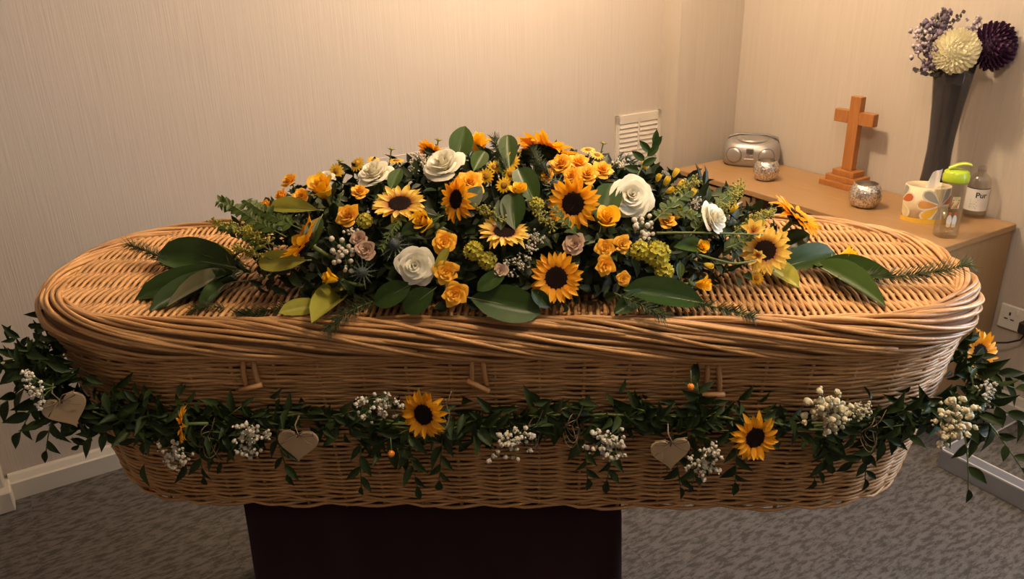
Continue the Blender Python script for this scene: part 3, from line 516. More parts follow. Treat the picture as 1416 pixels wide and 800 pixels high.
def along(base, tip, nrm, width=None, length=None):
    """Frame at base: local Y to tip (length), local Z close to nrm, x scaled by width."""
    b = Vector(base); y = Vector(tip) - b; L = length or y.length; y.normalize()
    x = y.cross(Vector(nrm)).normalized(); z = x.cross(y)
    w = width if width is not None else L
    m = Matrix(((x.x * w, y.x * L, z.x * L, b.x), (x.y * w, y.y * L, z.y * L, b.y), (x.z * w, y.z * L, z.z * L, b.z), (0, 0, 0, 1)))
    return m
ROOM = RZ(WA)

# ------------------------------------------------------------------ the room
RW, BW, PW = 2.86, 2.80, 2.695            # right wall (e1), back wall (n2), pier face (n2)
LW, FW, CEIL = -2.4, -2.0, 2.5            # left wall, wall behind the viewer, ceiling
def room_box(name, lo, hi, m, kind='structure', parent=None, bev=0.0, smooth=False):
    return MB().box(lo, hi, bev).build(name, m, parent, smooth, mw=ROOM if parent is None else None, kind=kind)
room_box('wall_back', (LW - .1, BW, 0), (RW + .1, BW + .1, CEIL), M['wall'])
room_box('wall_pier', (2.491, PW, 0), (RW, BW, CEIL), M['wall'])
room_box('wall_left', (LW - .1, FW - .1, 0), (LW, BW, CEIL), M['wall'])
room_box('wall_front', (LW, FW - .1, 0), (RW, FW, CEIL), M['wall'])
wr = MB()                                   # right wall with the window opening (nearer than the picture shows)
W0, W1, WZ0, WZ1 = -0.55, 0.65, 0.95, 1.95
wr.box((RW, FW - .1, 0), (RW + .1, W0, CEIL)); wr.box((RW, W1, 0), (RW + .1, BW, CEIL))
wr.box((RW, W0, 0), (RW + .1, W1, WZ0)); wr.box((RW, W0, WZ1), (RW + .1, W1, CEIL))
wr.build('wall_right', M['wall'], None, False, mw=ROOM, kind='structure')
wn = MB(); 
for lo, hi in (((RW - .02, W0, WZ0), (RW + .06, W0 + .05, WZ1)), ((RW - .02, W1 - .05, WZ0), (RW + .06, W1, WZ1)), ((RW - .02, W0, WZ0), (RW + .06, W1, WZ0 + .05)), ((RW - .02, W0, WZ1 - .05), (RW + .06, W1, WZ1)), ((RW + .0, .025, WZ0), (RW + .05, .075, WZ1))):
    wn.box(lo, hi)
wn.build('window_1', M['trim'], None, False, mw=ROOM, kind='structure')
room_box('ceiling', (LW - .1, FW - .1, CEIL), (RW + .1, BW + .1, CEIL + .1), M['ceiling'])
fl = room_box('floor', (LW - .1, FW - .1, -.12), (RW + .1, BW + .1, -.004), M['dark'])
tile = MB().box((0, 0, -.004), (.4996, .4996, 0), .0004).mesh('carpet_tile', M['carpet'], False)
# carpet tiles laid square to the walls; one joint runs at e1 = 1.786
for i in range(-9, 3):
    for j in range(-7, 6):
        s, t = 1.786 + .5 * i, 1.34 - .5 + .5 * j
        if s < LW - .3 or s > RW or t < FW - .4 or t > BW: continue
        if (s < -2.0 or t < -.4): continue
        o = put('carpet_tile', tile, fl); o.location = (s, t, 0)
bg_tile = MB().box((LW, FW, -.005), (RW, BW, -.0015)); bg_tile.build('carpet_edge', M['carpet'], fl, False)
def skirting(name, pts, h, th):
    """pts: polyline in room coords (front foot line); profile with a chamfered top."""
    a, b = Vector(pts[0]), Vector(pts[1]); d = (b - a).normalized(); n = Vector((d.y, -d.x, 0))
    prof = [(0, 0), (0, h * .72), (-th * .25, h * .76), (-th * .55, h * .97), (-th * .7, h), (-th, h), (-th, 0)]
    P = np.array([[tuple(p + n * o + Vector((0, 0, z))) for o, z in prof] for p in (a, b)])
    m = MB(); m.grid(P); m.add(P[0], [range(len(prof))]); m.add(P[1], [range(len(prof) - 1, -1, -1)])
    return m.build(name, M['trim'], None, False, mw=ROOM, kind='structure')
skirting('baseboard_back', ((-.262, BW - .034, 0), (2.49, BW - .034, 0)), .085, .034)
skirting('baseboard_right', ((RW - .022, PW, 0), (RW - .022, FW, 0)), .125, .022)
# door casing that ends the skirting at the far left
dc = MB(); dc.box((-.39, BW - .065, .075), (-.272, BW, 2.05), .004); dc.box((-.42, BW - .10, 0), (-.258, BW, .075), .004)
dc.box((-1.30, BW - .055, .10), (-1.19, BW, 2.05), .004); dc.box((-1.30, BW - .055, 2.05), (-.272, BW, 2.16), .004)
dc.build('trim_1', M['trim'], None, False, mw=ROOM, kind='structure')
door = room_box('door_1', (-1.19, BW - .03, .01), (-.392, BW - .002, 2.05), M['trim'])
MB().sphere((-.47, BW - .055, 1.0), .028).build('door_knob', M['brass'], door)

# vent grille on the back wall
vg = thing('vent_grille', 'cream louvred vent grille on the back wall beside the pier', 'vent', ROOM @ T_((2.365, BW, .69)))
f = MB()
f.box((-.125, -.006, -.01), (.125, -.001, .25)); f.build('backing', M['dark'], vg, False)
f = MB()
for lo, hi in (((-.127, -.012, -.012), (-.107, 0, .27)), ((.107, -.012, -.012), (.127, 0, .27)), ((-.127, -.012, .232), (.127, 0, .27)), ((-.127, -.012, -.012), (.127, 0, .004)), ((-.006, -.012, -.012), (.006, 0, .25))):
    f.box(lo, hi, .001)
f.build('frame', M['grille'], vg, False)
sl = MB().add([(-.05, -.013, 0), (.05, -.013, 0), (.05, -.007, .0180), (-.05, -.007, .0180), (-.05, -.006, 0), (.05, -.006, 0), (.05, -.005, .0180), (-.05, -.005, .0180)],
              [(0, 1, 2, 3), (4, 7, 6, 5), (0, 4, 5, 1), (3, 2, 6, 7), (0, 3, 7, 4), (1, 5, 6, 2)]).mesh('slat', M['grille'], False)
for cx in (-.0565, .0565):
    for k in range(11):
        o = put('slat', sl, vg); o.location = (cx, 0, .008 + k * .0205)
# flush cover panel, only its top edge shows over the flowers
MB().box((1.10, BW - .006, .60), (1.50, BW, .938), .002).build('wall_panel', M['wall'], None, False, mw=ROOM, label='flush wall panel whose thin pale top edge shows behind the spray', cat='panel')

# ceiling lamps: plate, holder and bare bulb
for k, (lp, watts) in enumerate(LAMPS):
    lamp = thing('ceiling_lamp', ('ceiling lamp with warm bulb above the far side of the coffin', 'ceiling lamp with warm bulb above the viewer side of the room')[k], 'lamp', T_(RP(*lp)))
    d = MB(); d.lathe([(.001, .0995), (.085, .0995), (.08, .075), (.03, .07), (.028, .045), (.001, .045)], 28); d.build('ceiling_plate', M['white_plastic'], lamp)
    d = MB(); d.lathe([(.022, .045), (.026, .02), (.024, .018), (.001, .018)], 16); d.build('bulb_holder', M['brass'], lamp)
    bl = bpy.data.lights.new('bulb', 'POINT'); bl.energy = watts; bl.color = LAMP_COL; bl.shadow_soft_size = 0.06
    bo = bpy.data.objects.new('bulb', bl); COL.objects.link(bo); bo.parent = lamp; bo.location = (0, 0, -.05)

# ------------------------------------------------------------------ wicker coffin
CL, CW = 1.0, 0.338                      # half length and half width of the lid over the rim
Z0, ZR, ZT = 0.0, 0.362, 0.438             # base, underside of lid rim, lid weave height (local)
coffin = thing('wicker_coffin', 'long woven willow wicker coffin with rounded ends on a dark draped trolley', 'coffin', T_((-.022, 1.695, .557)) @ RZ(math.radians(-2.8)))
def outline(n, L=CL, W=CW, ax=0.40, e=2.35):
    """Closed outline resampled at equal steps: points and outward normals."""
    hs = L - ax; th = np.linspace(-np.pi / 2, np.pi / 2, 160)
    c, s_ = np.cos(th), np.sin(th)
    xr = hs + ax * np.abs(c) ** (2 / e); yr = W * np.sign(s_) * np.abs(s_) ** (2 / e)
    P = np.concatenate([np.stack([xr, yr], 1), np.stack([-xr[::-1], yr[::-1]], 1)])
    Q = np.concatenate([P, P[:1]]); seg = np.linalg.norm(np.diff(Q, axis=0), axis=1); cum = np.concatenate([[0], np.cumsum(seg)])
    s = np.linspace(0, cum[-1], n, endpoint=False)
    R = np.stack([np.interp(s, cum, Q[:, 0]), np.interp(s, cum, Q[:, 1])], 1)
    t = np.roll(R, -1, 0) - np.roll(R, 1, 0); t /= np.linalg.norm(t, axis=1, keepdims=True)
    return R, np.stack([t[:, 1], -t[:, 0]], 1), cum[-1]
NST = 56; SUB = 5
R0, N0, PER = outline(NST * SUB)
def inset(z): return .024 + .036 * (1 - z / ZR)
body = MB()
row_h = .0053; rows = int((ZR + .012) / row_h)
ph = np.arange(NST * SUB) / SUB * np.pi
for r in range(rows):
    z = .004 + r * row_h
    ins = inset(z); w = .0046 if z < .27 else .0026
    off = w * np.cos(ph + (r % 2) * np.pi) + rng.normal(0, .0005, NST * SUB)
    pt = R0 + N0 * (off - ins)[:, None]
    pt[:, 0] *= 1 - .045 * (1 - z / ZR)
    zz = z + .0016 * np.sin(ph * .5 + r * 1.7 + rng.uniform(0, 6)) + rng.normal(0, .0005, NST * SUB)
    if z < .03: zz = zz + .004 * np.sin(ph + r)
    body.tube(np.column_stack([pt, zz]), .0037 * rng.uniform(.86, 1.10), 5, True, rng.uniform(.74, 1.14))
bo_ = body.build('body_weave', M['wicker'], coffin, kind='stuff', label='horizontally woven willow side')
st = MB()
for k in range(NST):
    i = (k * SUB + 0) % (NST * SUB)
    pts = []
    for z in np.linspace(0, ZR + .02, 6):
        p = R0[i] - N0[i] * inset(z); pts.append((p[0] * (1 - .045 * (1 - z / ZR)), p[1], z))
    st.tube(pts, .0042, 5, False, .8)
st.build('stakes', M['wicker'], coffin, kind='stuff')
ln = MB()                                   # lining and basket floor, coloured dark as the shade in the weave gaps
Rl, Nl, _ = outline(120)
P = []
for z in (0.004, .12, .25, ZR):
    p = Rl - Nl * (inset(z) + .0095); P.append(np.column_stack([p[:, 0] * (1 - .045 * (1 - z / ZR)), p[:, 1], np.full(120, z)]))
ln.grid(np.array(P), closed=True); ln.add(P[0], [range(119, -1, -1)]); ln.build('lining', M['wicker_gap_shade'], coffin)

lid = MB()                                  # lid weave: rods across the lid over lengthwise ribs
Rf, Nf, _ = outline(400); Ri = Rf - Nf * .040
def half_w(x):
    up = Ri[Ri[:, 1] > 0]; o = np.argsort(up[:, 0]); return float(np.interp(x, up[o, 0], up[o, 1], left=0, right=0))
RIBS = np.linspace(-.256, .256, 7); rs = RIBS[1] - RIBS[0]
xs = np.arange(-CL + .05, CL - .045, .0070)
for k, x in enumerate(xs):
    h = half_w(x)
    if h < .02: continue
    n = max(5, int(2 * h / .012)); y = np.linspace(-h, h, n)
    z = ZT + .0056 * np.cos(np.pi * (y - RIBS[0]) / rs + (k % 2) * np.pi)
    xx = x + .0012 * np.sin(np.pi * (y - RIBS[0]) / rs * .5) + rng.normal(0, .0004, n)
    lid.tube(np.column_stack([xx, y, z]), .0044 * rng.uniform(.85, 1.1), 6, False, rng.uniform(.80, 1.16), ref=(0, 0, 1))
lid_o = lid.build('lid_weave', M['wicker'], coffin, kind='stuff', label='willow rods woven across the lid top')
rb = MB()
for y in RIBS:
    upx = [x for x in xs if half_w(x) > abs(y)]
    rb.tube(np.column_stack([np.linspace(min(upx), max(upx), 40), np.full(40, y), np.full(40, ZT)]), .0040, 5, False, .95)
rb.build('lid_ribs', M['wicker'], coffin, kind='stuff')
lb = MB(); p = Rf[::4] - Nf[::4] * .03
lb.add(np.column_stack([p, np.full(len(p), ZT - .0125)]), [range(len(p))]); lb.build('lid_lining', M['wicker_gap_shade'], coffin)  # dark sheet whose colour gives the lid gaps their shade
# lid rim: a roll of long strands laid spirally around the edge
rc, za, zb = .026, ZT - .030, .0
_ph = np.radians(np.linspace(178, -118, 300)); _c, _s = np.cos(_ph), np.sin(_ph)
_pr = np.stack([-.030 + .027 * np.sign(_c) * np.abs(_c) ** .85, (ZT - .028) + .040 * np.sign(_s) * np.abs(_s) ** .85], 1)
_ar = np.concatenate([[0], np.cumsum(np.linalg.norm(np.diff(_pr, axis=0), axis=1))]); _ar /= _ar[-1]
def rim_pt(q, grow=0.0):
    """q 0 = inner edge of the roll, about .35 = crest, 1 = underside; measured along the profile"""
    o, z = float(np.interp(q, _ar, _pr[:, 0])), float(np.interp(q, _ar, _pr[:, 1]))
    n = Vector((o + .030, (z - ZT + .028) * .6)).normalized()
    return o + n.x * grow, z + n.y * grow
NR = 420; Rr, Nr, _ = outline(NR)
core = MB(); P = []
for ph_ in np.linspace(0, 1, 14):
    o, z = rim_pt(ph_, -.0035); p = Rr + Nr * o; P.append(np.column_stack([p, np.full(NR, z)]))
core.grid(np.array(P), closed=True); core.build('rim_core', M['wicker_gap_shade'], coffin)  # dark roll fills gaps between strands with painted shade
rim = MB()
NSTR = 80; LEN = 1.25; step = PER / NR
for k in range(NSTR):
    i0 = k * NR / NSTR + rng.uniform(-1.2, 1.2); n = int(LEN / step * rng.uniform(.92, 1.05))
    pts = []
    a0, a1 = rng.uniform(.06, .10), rng.uniform(.90, .97)
    wob = rng.uniform(0, 6.28)
    for q in range(n):
        t = q / (n - 1); idx = (i0 + q) % NR; ia = int(idx) % NR; ib = (ia + 1) % NR; fr = idx - int(idx)
        p = Rr[ia] * (1 - fr) + Rr[ib] * fr; nn = Nr[ia] * (1 - fr) + Nr[ib] * fr
        phi = a0 + (a1 - a0) * (t + .02 * math.sin(9 * t + wob))
        g = .0030 * math.sin(q * .30 + wob) - (.004 if q in (0, n - 1) else 0)
        o, z = rim_pt(phi, g); pp = p + nn * o; pts.append((pp[0], pp[1], z))
    pts = np.array(pts); rr = np.linspace(.0047, .0036, n); rr[0] = .0015; rr[-1] = .001
    rim.tube(pts, rr, 6, False, rng.uniform(.72, 1.2))
for k in range(26):                         # a few strands cross the roll more steeply on top
    i0 = k * NR / 26 + rng.uniform(-4, 4); n = int(.55 / step); pts = []
    a0, a1 = rng.uniform(.10, .35), rng.uniform(.6, .9)
    for q in range(n):
        t = q / (n - 1); ia = int(i0 + q) % NR; o, z = rim_pt(a0 + (a1 - a0) * t, .0045 * math.sin(t * math.pi)); pp = Rr[ia] + Nr[ia] * o; pts.append((pp[0], pp[1], z))
    rr = np.full(n, .0042); rr[0] = rr[-1] = .002; rim.tube(pts, rr, 6, False, rng.uniform(.85, 1.25))
rim.build('lid_rim', M['wicker'], coffin, kind='stuff', label='thick rounded rim of spirally laid willow strands')
cm_inv = coffin.matrix_world.inverted()
# toggles: two hanging willow loops and a peg each
for k, tp in enumerate(TOGGLES):
    p = cm_inv @ Vector(tp)
    yb = p.y - .006
    tg = MB()
    tl = (-.004, -.012, .0)[k]
    for dx, sl_ in ((-.010, -.002), (.010, .006)):
        pts = [(p.x + dx + sl_ * (1 - t), yb - .004 - .008 * math.sin(t * 3.14), p.z - .004 + .062 * t) for t in np.linspace(0, 1, 8)]
        tg.tube(pts, .0052, 6, False, .95)
    t_o = tg.build('toggle_loop', M['wicker'], coffin)
    pg = MB(); an = (-.28, .50, .0)[k]
    dv = Vector((math.cos(an), 0, -math.sin(an)))
    c = Vector((p.x, yb - .014, p.z)); pg.tube([tuple(c - dv * .024), tuple(c + dv * .024)], .0055, 8, False, 1.15)
    pg.build('toggle_peg', M['wicker'], t_o, label='short willow peg through the loop')

# draped trolley under the coffin
tr = thing('coffin_trolley', 'coffin trolley hidden under a dark plum velvet drape', 'trolley', T_((-.175, 1.73, -.006)) @ RZ(math.radians(-2.8)))
d = MB(); d.box((-.39, -.255, .525), (.39, .255, .555), .004); d.build('top_board', M['dark'], tr, False)
d = MB(); nseg = 260; tt = np.linspace(0, 1, nseg, endpoint=False)
hx, hy = .412, .272
def drape_ring(fold, grow):
    pts = []
    per = 2 * (hx + hy) * 2
    for t in tt:
        s = t * per
        if s < 2 * hx: x, y, n = -hx + s, -hy, (0, -1)
        elif s < 2 * hx + 2 * hy: x, y, n = hx, -hy + (s - 2 * hx), (1, 0)
        elif s < 4 * hx + 2 * hy: x, y, n = hx - (s - 2 * hx - 2 * hy), hy, (0, 1)
        else: x, y, n = -hx, hy - (s - 4 * hx - 2 * hy), (-1, 0)
        w = fold * (math.sin(s * 31) + .6 * math.sin(s * 53 + 1.0) + .4 * math.sin(s * 12)) + grow
        pts.append((x + n[0] * w, y + n[1] * w))
    return np.array(pts)
P = [np.column_stack([drape_ring(f_, g_), np.full(nseg, z)]) for z, f_, g_ in ((.5555, .0, -.012), (.552, .0008, .0), (.50, .003, .001), (.40, .004, .003), (.25, .006, .005), (.10, .008, .006), (.014, .010, .008))]
d.grid(np.array(P), closed=True); d.build('drape', M['drape'], tr)
for sx in (-.33, .33):
    for sy in (-.20, .20):
        q = MB(); q.tube([(sx, sy, .53), (sx, sy, .0065)], .016, 10); q.build('leg', M['metal_grey'], tr)

# ------------------------------------------------------------------ sideboard
SF, SB, SLn, SRn, ST = 2.429, 2.850, 2.609, 1.367, .739
sb = thing('sideboard', 'oak laminate sideboard standing along the right-hand wall behind the coffin', 'sideboard', ROOM @ T_((0, 0, 0)))
def sbx(name, lo, hi, m='oak', bev=.002, parent=None, **kw): return MB().box(lo, hi, bev).build(name, M[m], parent or sb, False, **kw)
sb['label'] = 'oak laminate sideboard along the wall behind the coffin end, carrying the cross and vase'
sbx('top', (SF, SRn, ST - .022), (SB, SLn, ST), 'oak_n')
sbx('side_panel', (SF + .012, SRn + .006, .06), (SB, SRn + .026, ST - .0225), 'oak_v'); sbx('side_panel', (SF + .012, SLn - .026, .06), (SB, SLn - .006, ST - .0225), 'oak_v')
sbx('divider', (SF + .014, 2.160, .06), (SB, 2.180, ST - .0225), 'oak_v'); sbx('divider', (SF + .014, 1.771, .06), (SB, 1.789, ST - .0225), 'oak_v')
sbx('back_panel', (SB - .012, SRn + .03, .06), (SB - .003, SLn - .03, ST - .024), 'oak_v')
sbx('bottom_panel', (SF + .014, SRn + .027, .06), (SB - .013, SLn - .027, .08), 'oak_n'); sbx('plinth', (SF + .05, SRn + .03, 0), (SB - .02, SLn - .03, .0595), 'oak_dark')
for a_, b_, hyy in ((SRn + .009, 1.769, 1.74), (2.182, SLn - .009, 2.22)):
    dr = sbx('door', (SF + .006, a_ + .0, .075), (SF + .0135, b_, ST - .032), 'oak_v')
    h = MB(); h.tube([(SF + .006, hyy, .60), (SF - .016, hyy, .605), (SF - .020, hyy, .64), (SF - .016, hyy, .675), (SF + .006, hyy, .68)], .005, 8); h.build('handle', M['metal_light'], dr)
dr = sbx('drawer', (SF + .055, 1.791, .40), (SF + .068, 2.158, .60), 'oak_v')
sbx('shelf', (SF + .03, 1.7895, .375), (SB - .015, 2.1595, .393), 'oak_n')
ck = MB(); ck.tube([tuple(RP(SF - .004, 2.565 - .05 * t, ST - .045 + .014 * math.sin(t * 3.1))) for t in np.linspace(0, 1, 8)], .0025, 6)
ck.build('door_clip', M['white_plastic'], None, label='small white curved clip on the sideboard door by the wall pier', cat='clip')

# wooden cross on three steps
cr = thing('wooden_cross', 'varnished wooden cross standing on a three-step base', 'cross', ROOM @ T_((2.785, 2.005, ST)))
for k, (hx_, hy_, z) in enumerate(((.058, .088, 0), (.046, .070, .0225), (.034, .050, .045))):
    MB().box((-hx_, -hy_, z), (hx_, hy_, z + .0222), .0015).build('step', M['cross'], cr, False)
MB().box((-.015, -.0235, .0675), (.015, .0235, .352), .0015).build('upright', M['cross'], cr, False)
MB().box((-.0148, -.088, .248), (.0148, -.0237, .296), .0015).build('arm', M['cross'], cr, False); MB().box((-.0148, .0237, .248), (.0148, .088, .296), .0015).build('arm', M['cross'], cr, False)

# mirrored glass votive holders
def votive(pos, r, label):
    v = thing('votive_holder', label, 'candle holder', T_(Vector(pos)))
    o = MB(); o.lathe([(.001, .0), (r * .62, .0), (r * .80, r * .12), (r * .97, r * .48), (r, r * .78), (r * .95, r * 1.12), (r * .82, r * 1.40), (r * .72, r * 1.52), (r * .70, r * 1.52)], 36); o.build('bowl', M['mercury'], v)
    o = MB(); o.lathe([(r * .70, r * 1.52), (r * .78, r * 1.40), (r * .90, r * 1.1), (r * .94, r * .78), (r * .88, r * .45), (r * .6, r * .10), (.001, r * .09)], 36); o.build('inner_bowl', M['mercury_in'], v)
    o = MB(); o.lathe([(.001, r * .16), (r * .48, r * .16), (r * .5, r * .55), (r * .46, r * .56), (.001, r * .52)], 20); o.build('tealight', M['paper'], v)
votive((SIDE[1][0] + .01, SIDE[1][1] + .035, ST), .053, 'mirrored glass votive holder in front of the silver radio')
votive((SIDE[2][0] + .012, SIDE[2][1] + .045, ST), .057, 'larger mirrored glass votive holder at the foot of the cross')

# portable CD radio
rad = thing('cd_radio', 'silver portable CD radio in the corner of the sideboard', 'radio', T_((1.068, 3.545, ST)) @ RZ(math.radians(-20)))
P = []
for z, f_ in ((.002, .80), (.012, .92), (.035, 1.0), (.062, 1.0), (.085, .93), (.100, .80), (.108, .62), (.111, .40), (.112, .02)):
    an = np.linspace(0, 2 * np.pi, 48, endpoint=False); e = 2 / 3.0
    P.append(np.column_stack([.122 * f_ ** .55 * np.sign(np.cos(an)) * np.abs(np.cos(an)) ** e, .082 * f_ * np.sign(np.sin(an)) * np.abs(np.sin(an)) ** e, np.full(48, z)]))
b_ = MB(); b_.grid(np.array(P), closed=True); b_.add(P[0], [range(47, -1, -1)]); b_.build('body', M['silver'], rad)
c = MB(); c.lathe([(.001, .119), (.035, .1185), (.058, .1165), (.064, .112), (.066, .104)], 36, 1.1, .95); cd = c.build('disc_lid', M['silver'], rad)
c = MB(); c.tube([(.0726 * math.cos(t), .0627 * math.sin(t), .1085) for t in np.linspace(0, 6.283, 40, endpoint=False)], .0018, 5, True); c.build('lid_seam', M['silver_dark'], cd)
def rad_face(x, z): return -.082 * (1 - abs(x / .122) ** 3) ** (1 / 3) * (1.0 if .03 < z < .065 else .93)
for sx in (-1, 1):
    c = MB(); cx = sx * .068
    c.lathe([(.001, .010), (.018, .009), (.030, .005), (.0335, .0)], 28)
    q = put('speaker', c.mesh('speaker', M['silver'], True), rad, T_((cx, -.073, .052)) @ Matrix.Rotation(math.radians(18 * sx), 4, 'Z') @ Matrix.Rotation(math.radians(90), 4, 'X'))
    c = MB(); c.tube([(.034 * math.cos(t), .034 * math.sin(t), .0008) for t in np.linspace(0, 6.283, 36, endpoint=False)], .0016, 5, True); put('speaker_ring', c.mesh('speaker_ring', M['silver_dark'], True), q)
MB().box((-.017, -.0875, .066), (.013, -.070, .084), .001).build('display_bezel', M['silver_dark'], rad, False)
MB().box((-.013, -.0885, .069), (.009, -.0872, .081), .0005).build('display', M['lcd'], rad, False)
MB().box((-.024, -.0865, .038), (.016, -.080, .041), .0008).build('button_row', M['white_plastic'], rad, False)
for k in range(3): MB().box((-.016 + k * .011, -.088, .050), (-.009 + k * .011, -.080, .054), .0008).build('button', M['silver_dark'], rad, False)
h = MB(); h.tube([(-.108, .045, .085), (-.10, .052, .108), (-.06, .058, .118), (.06, .058, .118), (.10, .052, .108), (.108, .045, .085)], .006, 8); h.build('handle', M['silver_dark'], rad)

# tall smoked vase and its flowers
VB = RP(2.745, 1.625, ST)
va = thing('tall_vase', 'tall flared smoked glass vase on the sideboard', 'vase', T_(VB))
o = MB(); prof = [(.001, .0), (.052, .0), (.054, .012), (.050, .06), (.044, .14), (.0405, .22), (.0425, .28), (.050, .37), (.059, .45), (.067, .522), (.0645, .522), (.055, .45), (.046, .37), (.0385, .28), (.036, .22), (.039, .14), (.044, .06), (.001, .03)]
o.lathe(prof, 40); o.build('glass', M['smoke'], va)

def petal_grid(n, m, wfun, zfun, L=1.0):
    P = np.zeros((n, m, 3))
    for i in range(n):
        v = i / (n - 1)
        for j in range(m):
            u = 2 * j / (m - 1) - 1
            P[i, j] = (wfun(v) * u, v * L, zfun(u, v))
    return P
def mum(name, pos, d, r, m, label, tight):
    t = thing(name, label, 'flower', face_to(pos, d, r))
    pm = MB().grid(petal_grid(5, 3, lambda v: .17 * math.sin(math.pi * (.14 + .70 * v ** 1.3)), lambda u, v: .16 * u * u + .30 * v * v)).mesh('petal', m)
    n = 170
    for k in range(n):
        q = (k + .5) / n; el = math.acos(1 - q * 1.62); az = k * 2.39996
        L = .42 + .10 * random.random()
        dirv = Vector((math.sin(el) * math.cos(az), math.sin(el) * math.sin(az), math.cos(el) * .8))
        nrm = Vector((0, 0, 1)) if el > .25 else Vector((1, 0, 0))
        o = put('petal', pm, t, along(dirv * .52, dirv * (.52 + L), nrm.lerp(dirv.cross(Vector((0, 0, 1))).cross(dirv), .3) if el > .25 else nrm, L * 1.25))
    c = MB(); c.sphere((0, 0, 0), .66, 14, 10, sc=(1, 1, .8)); c.build('core', m, t)
    c = MB(); c.tube([(0, 0, -.3), (.05, 0, -.9), (.1, 0, -1.6)], .07, 6); c.build('stem', M['stem'], t)
VT = VB + Vector((-.02, 0, .512))
rt = Vector((1, 0, 0))
mum('white_chrysanthemum', VT + Vector((-.018, -.06, .050)), (-.15, -.9, .35), .074, M['mum_white'], 'round white chrysanthemum at the front of the tall vase', 1)
mum('purple_chrysanthemum', VT + Vector((.115, -.03, .060)), (.35, -.85, .15), .080, M['mum_purple'], 'dark purple chrysanthemum leaning out of the tall vase toward the wall', 1)
def statice(pos, r, m, label, h=1.0):
    t = thing('statice_sprig', label, 'flower sprig', T_(pos), 'mauve statice in the vase')
    c = MB()
    for k in range(46):
        q = Vector((random.gauss(0, .35), random.gauss(0, .35), random.uniform(-.9, 1) * h)) * r
        c.sphere(q, r * random.uniform(.12, .22), 5, 4, .35)
    c.build('florets', m, t, kind='stuff')
    c = MB(); c.tube([(0, 0, r * h), (0, 0, -r), tuple((VT - pos) * .6 + Vector((0, 0, -.05))), tuple(VT - pos + Vector((0, 0, -.12)))], .002, 5); c.build('stem', M['stem'], t)
statice(VT + Vector((-.072, 0, .105)), .050, M['statice'], 'mauve statice sprig rising behind the white chrysanthemum', 1.1)
statice(VT + Vector((-.110, .0, .070)), .042, M['statice_pale'], 'pale lilac statice sprig at the vase edge beside eucalyptus', 1.2)
statice(VT + Vector((-.085, -.02, .020)), .046, M['statice'], 'mauve statice sprig low beside the white chrysanthemum', 1.0)
statice(VT + Vector((.072, .02, .115)), .036, M['statice_pale'], 'pale lilac statice sprig between the two chrysanthemums', 1.0)
statice(VT + Vector((-.030, .03, .140)), .035, M['statice'], 'mauve statice sprig topmost in the vase', 1.1)
def euca(pts, label):
    b0 = Vector(pts[0]); t = thing('eucalyptus_sprig', label, 'foliage', T_(b0)); P = [Vector(p) - b0 for p in pts]
    c = MB(); c.tube([tuple(p) for p in P], .0016, 5); c.build('stem', M['twig'], t)
    lm = MB().grid(petal_grid(4, 3, lambda v: .42 * math.sin(math.pi * min(1, .08 + .9 * v)), lambda u, v: .05 * u * u)).mesh('leaf', M['euca'])
    for k in range(9):
        q = .25 + .75 * k / 8; i = min(len(P) - 2, int(q * (len(P) - 1))); p = P[i].lerp(P[i + 1], q * (len(P) - 1) - i)
        dv = Vector((random.uniform(-1, 1), random.uniform(-.6, .3), random.uniform(-.4, .8))).normalized()
        put('leaf', lm, t, along(p, p + dv * .017, (0, -1, .3)))
euca([VT + Vector((-.04, 0, -.05)), VT + Vector((-.09, 0, .06)), VT + Vector((-.115, 0, .135))], 'grey eucalyptus sprig at the outer side of the vase')
euca([VT + Vector((-.02, 0, -.05)), VT + Vector((-.05, .01, .10)), VT + Vector((-.055, 0, .165))], 'grey eucalyptus sprig standing between statice in the vase')
euca([VT + Vector((-.03, 0, -.05)), VT + Vector((-.08, -.02, -.02)), VT + Vector((-.125, -.01, -.015))], 'drooping eucalyptus sprig hanging over the vase rim')
euca([VT + Vector((.0, .02, -.05)), VT + Vector((.0, .03, .12)), VT + Vector((.02, .02, .165))], 'eucalyptus sprig behind the white chrysanthemum')

# oval tissue box
tb = thing('tissue_box', 'oval cream tissue box printed with teardrop petals', 'tissue box', T_((1.440, 2.715, ST)) @ RZ(math.radians(-22)))
BX, BY, BH = .072, .050, .125
o = MB(); o.lathe([(.001, .0), (1, .0), (1, BH), (.96, BH), (.96, BH - .004), (.55, BH - .004), (.55, BH - .006), (.001, BH - .02)], 48, BX, BY); o.build('carton', M['card'], tb)
o = MB(); an = np.linspace(0, 2 * np.pi, 49)
o.grid(np.array([[(BX * 1.006 * math.cos(t), BY * 1.008 * math.sin(t), z) for t in an] for z in (.0, .016)])); o.build('base_band', M['p_yellow'], tb)
def tear(name, cx, cz, ln_, wd, ang, m, k=1):
    """teardrop print wrapped on the oval: tip at (cx, cz) unrolled arc coords, pointing ang"""
    P = []
    for u in np.linspace(0, 1, 15):
        x = ln_ * u; hw = wd * .75 * math.sqrt(max(0, 1 - (2 * u - 1) ** 2)) * u ** .8; row = []
        for c_ in (-1, -.5, 0, .5, 1):
            y = hw * c_; sx = cx + x * math.cos(ang) - y * math.sin(ang); z = cz + x * math.sin(ang) + y * math.cos(ang)
            th = -math.pi / 2 + sx / .068; g = .004 + .004 * k
            row.append(((BX + g * .07) * 1.004 * math.cos(th), (BY + g * .07) * 1.004 * math.sin(th), min(max(z, .0165), BH - .002)))
        P.append(row)
    return MB().grid(np.array(P)).build(name, m, tb, False)
tips = [(.042, .066), (-.110, .066)]
